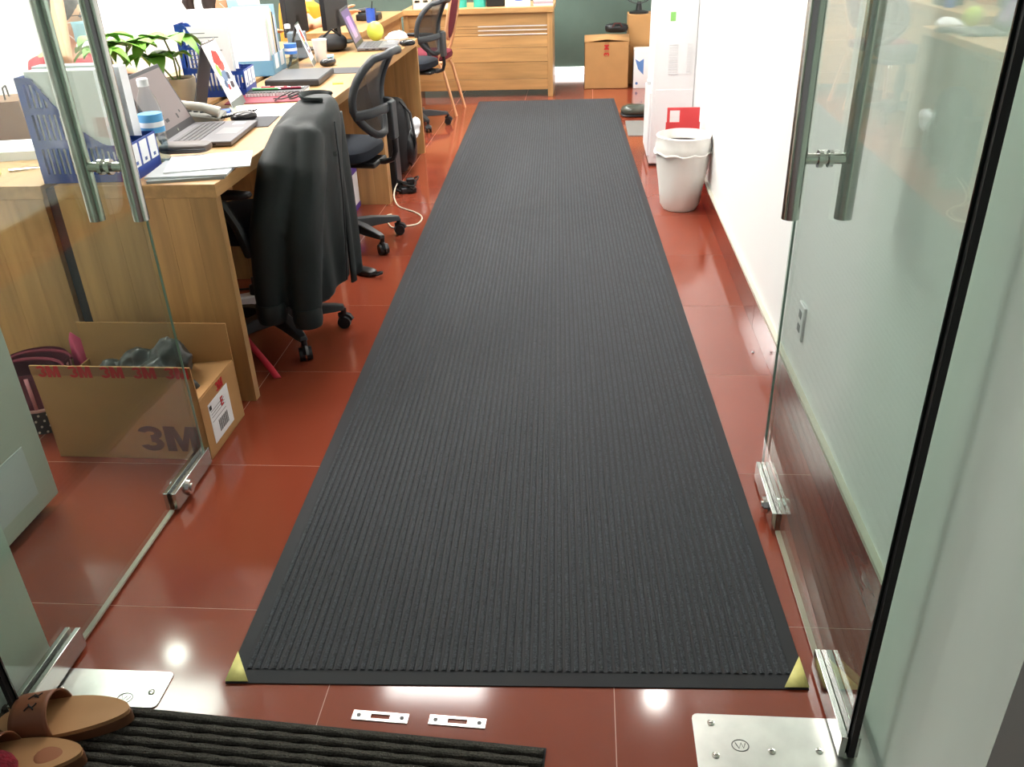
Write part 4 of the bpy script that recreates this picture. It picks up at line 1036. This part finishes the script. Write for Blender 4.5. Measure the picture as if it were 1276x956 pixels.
pf = thing('picture_card', 'white standing card with blue picture on counter', 'card', (-.59, Yc-.05, ZT)); B(-.11, .11, -.004, .004, 0, .14).build('card', PAPER, pf, rx=-.15)
MB().ell((.01, -.0065, .07), (.06, .002, .03), 12, 6).build('picture', mat('pic_blue', (90, 130, 215), .5), pf, rx=-.15)
bs = thing('book_stack', 'small stack of books at the counter end', 'books', (-.37, Yc, ZT), .1)
for k, c in enumerate(((220, 222, 226), (170, 150, 160), (205, 208, 212))): B(-.085, .085, -.06+.01*k, .07, k*.016, k*.016+.015).build('book', mat('book_%d' % k, c, .6), bs)
# return desk items
mp2 = thing('desk_phone', 'black desk phone on the return desk', 'telephone', (-1.72, 7.25, ZT)); B(-.09, .09, -.08, .08, 0, .05).build('body', BLACK, mp2, bevel=.01); MB().tube([(-.07, -.06, .07), (0, -.06, .08), (.07, -.06, .07)], .018, 8).build('handset', BLACK, mp2)
bcn = thing('pen_cup', 'blue pen cup on the return desk', 'cup', (-1.66, 7.05, ZT)); MB().lathe([(.035, 0), (.035, .1), (.031, .1), (.031, .01)], n=20).build('cup', mat('cup_blue', (50, 90, 190), .4), bcn); MB().cyl((0, 0, .02), (.02, .01, .15), .004, n=8).build('pen', INK, bcn)

# ================================================================== PEOPLE
def person(label, loc, rz, shirt, head_tilt, arms, hairf, mask, neckz=.98, ponytail=False):
    """sits facing local +x; origin on floor under the pelvis; one remeshed skin body with clothing and hair as children"""
    t = thing('person', label, 'person', (loc[0], loc[1], 0), rz)
    H = Vector((.10, 0, neckz+.13)); inv = (Matrix.Translation((loc[0], loc[1], 0)) @ Matrix.Rotation(rz, 4, 'Z')).inverted()
    arms = [[Vector(p) if len(p) == 3 else inv @ Vector(p[0]) for p in a] for a in arms]
    b = MB()
    b.tube([(0, 0, .46), (0, 0, .6), (.03, 0, .8), (.04, 0, .9), (.05, 0, .95)], [.15, .13, .15, .14, .07], 16)
    b.tube([(.05, 0, .9), (.06, 0, neckz+.06)], [.055, .05], 12)
    b.ell(H, (.088, .072, .108), 20, 14); b.ell(H+Vector((.03, 0, -.05)), (.055, .052, .06), 14, 10)
    b.ell(H+Vector((.093, 0, -.015)), (.016, .013, .026), 10, 8)
    for s in (-1, 1):
        b.ell(H+Vector((0, s*.073, -.01)), (.02, .01, .03), 10, 8)
        b.tube([(0, s*.09, .47), (.22, s*.1, .5), (.42, s*.1, .47)], [.085, .075, .058], 12); b.tube([(.42, s*.1, .47), (.4, s*.1, .25), (.38, s*.1, .06)], [.056, .05, .035], 12)
        b.tube([(.36, s*.1, .04), (.5, s*.1, .03)], [.04, .03], 10)
    for pts in arms:        # shoulder, elbow, wrist
        sh_, el, wr = [Vector(p) for p in pts]
        b.tube([sh_, el], [.05, .04], 12); b.tube([el, wr], [.039, .027], 12)
        d = (wr-el).normalized(); side = d.cross(Vector((0, .3, 1))).normalized(); pl = wr+d*.045
        b.ell(pl, (.04, .038, .02), 12, 8, .9, d.to_track_quat('X', 'Z').to_matrix())
        for k in range(4):
            r0 = pl+d*.03+side*(-.024+.016*k); b.tube([r0, r0+d*(.03+.006*(k in (1, 2)))+Vector((.004, 0, 0)), r0+d*.055+Vector((.016, 0, -.008))], [.009, .0085, .007], 8)
        b.tube([pl+side*.03, pl+side*.045+d*.03, pl+side*.04+d*.05], [.01, .009, .007], 8)
    b.build('body', SKIN, t, remesh=.009)
    sb = MB(); sb.tube([(0, 0, .45), (0, 0, .6), (.03, 0, .8), (.04, 0, .90), (.045, 0, .935)], [.165, .145, .165, .155, .085], 18)
    for s in (-1, 1): sb.ell((.03, s*.13, .88), (.07, .085, .06), 12, 8)
    for pts in arms:
        a, e = Vector(pts[0]), Vector(pts[1]); sb.tube([a, a.lerp(e, .6)], [.066, .06], 12)
    sb.build('shirt', shirt, t, remesh=.012)
    tr = MB()
    for s in (-1, 1): tr.tube([(0, s*.09, .47), (.22, s*.1, .5), (.42, s*.1, .47)], [.1, .088, .07], 12); tr.tube([(.42, s*.1, .48), (.4, s*.1, .25), (.385, s*.1, .1)], [.068, .062, .05], 12)
    tr.build('trousers', mat('dark_trousers', (40, 42, 52), .8), t, remesh=.014)
    hb_ = MB(); hb_.ell(H+Vector((-.016, 0, .028)), (.095, .085, .1), 18, 12)
    hb_.ell(H+Vector((-.055, 0, -.03)), (.05, .075, .08), 14, 10)
    if hairf == 'long':
        for s in (-1, 1): hb_.tube([H+Vector((-.03, s*.06, .03)), H+Vector((-.045, s*.07, -.08)), H+Vector((-.06, s*.075, -.19))], [.035, .035, .025], 10)
    if ponytail: hb_.tube([H+Vector((-.09, 0, .06)), H+Vector((-.16, 0, .06)), H+Vector((-.19, 0, -.02)), H+Vector((-.17, 0, -.1))], [.03, .04, .04, .02], 10)
    hb_.build('hair', HAIR, t, remesh=.009)
    # eyes, brows
    for s in (-1, 1):
        MB().ell(H+Vector((.08, s*.03, .01)), (.008, .012, .006), 10, 6).build('eye', INK, t)
    if mask:
        def mk(u, v):
            a = -1.15+2.3*u; z = -.095+.085*v
            r = .098+.016*math.sin(v*PI)*math.cos(a); return tuple(H+Vector((r*math.cos(a)*1.06+.005, .078*math.sin(a)*1.05, z)))
        mo_ = MB().grid(mk, 14, 6).build('face_mask', mat('mask_blue', (150, 205, 225), .8), t, solid=.003)
        for s in (-1, 1):
            for z in (-.012, -.085): MB().tube([H+Vector((.048, s*.074, z)), H+Vector((.0, s*.084, -.015+.2*z))], .0018, 5).build('ear_loop', WHITE, mo_)
        for s in (-1, 1):
            MB().tube([H+Vector((.092+.004*math.cos(a), s*.031+.022*math.cos(a), .012+.017*math.sin(a))) for a in [2*PI*i/14 for i in range(14)]], .0018, 5, closed=True).build('glasses_rim', INK, t)
            MB().tube([H+Vector((.09, s*.05, .015)), H+Vector((.0, s*.078, .012))], .0018, 5).build('glasses_temple', INK, t)
    return t
REDS = mat('red_shirt', (170, 36, 54), .8); ORS = mat('orange_shirt', (236, 160, 40), .8); WHS = mat('white_shirt', (228, 226, 226), .8)
person('person in red top and face mask leaning head on raised hand', (-2.475, 4.05), .1, REDS, 0, [((.04, -.17, .88), (px(80, 78, X=-2.24),), (px(70, -6, X=-2.30),)), ((.04, .17, .88), (.2, .24, .81), (.40, .1, .80))], 'long', True, neckz=.955)
person('person with tied dark hair and blue mask behind white papers', (-2.52, 5.95), .5, WHS, 0, [((.04, -.17, .88), (.14, -.24, .80), (.36, -.12, .80)), ((.04, .17, .88), (.14, .24, .80), (.36, .12, .80))], 'short', True, neckz=.90, ponytail=True)
person('person in orange shirt working behind the black monitors', (-2.24, 7.02), .05, ORS, 0, [((.04, -.17, .9), (.18, -.24, .76), (.36, -.12, .84)), ((.04, .17, .9), (.14, .24, .72), (.36, .12, .8))], 'short', False, neckz=1.02)
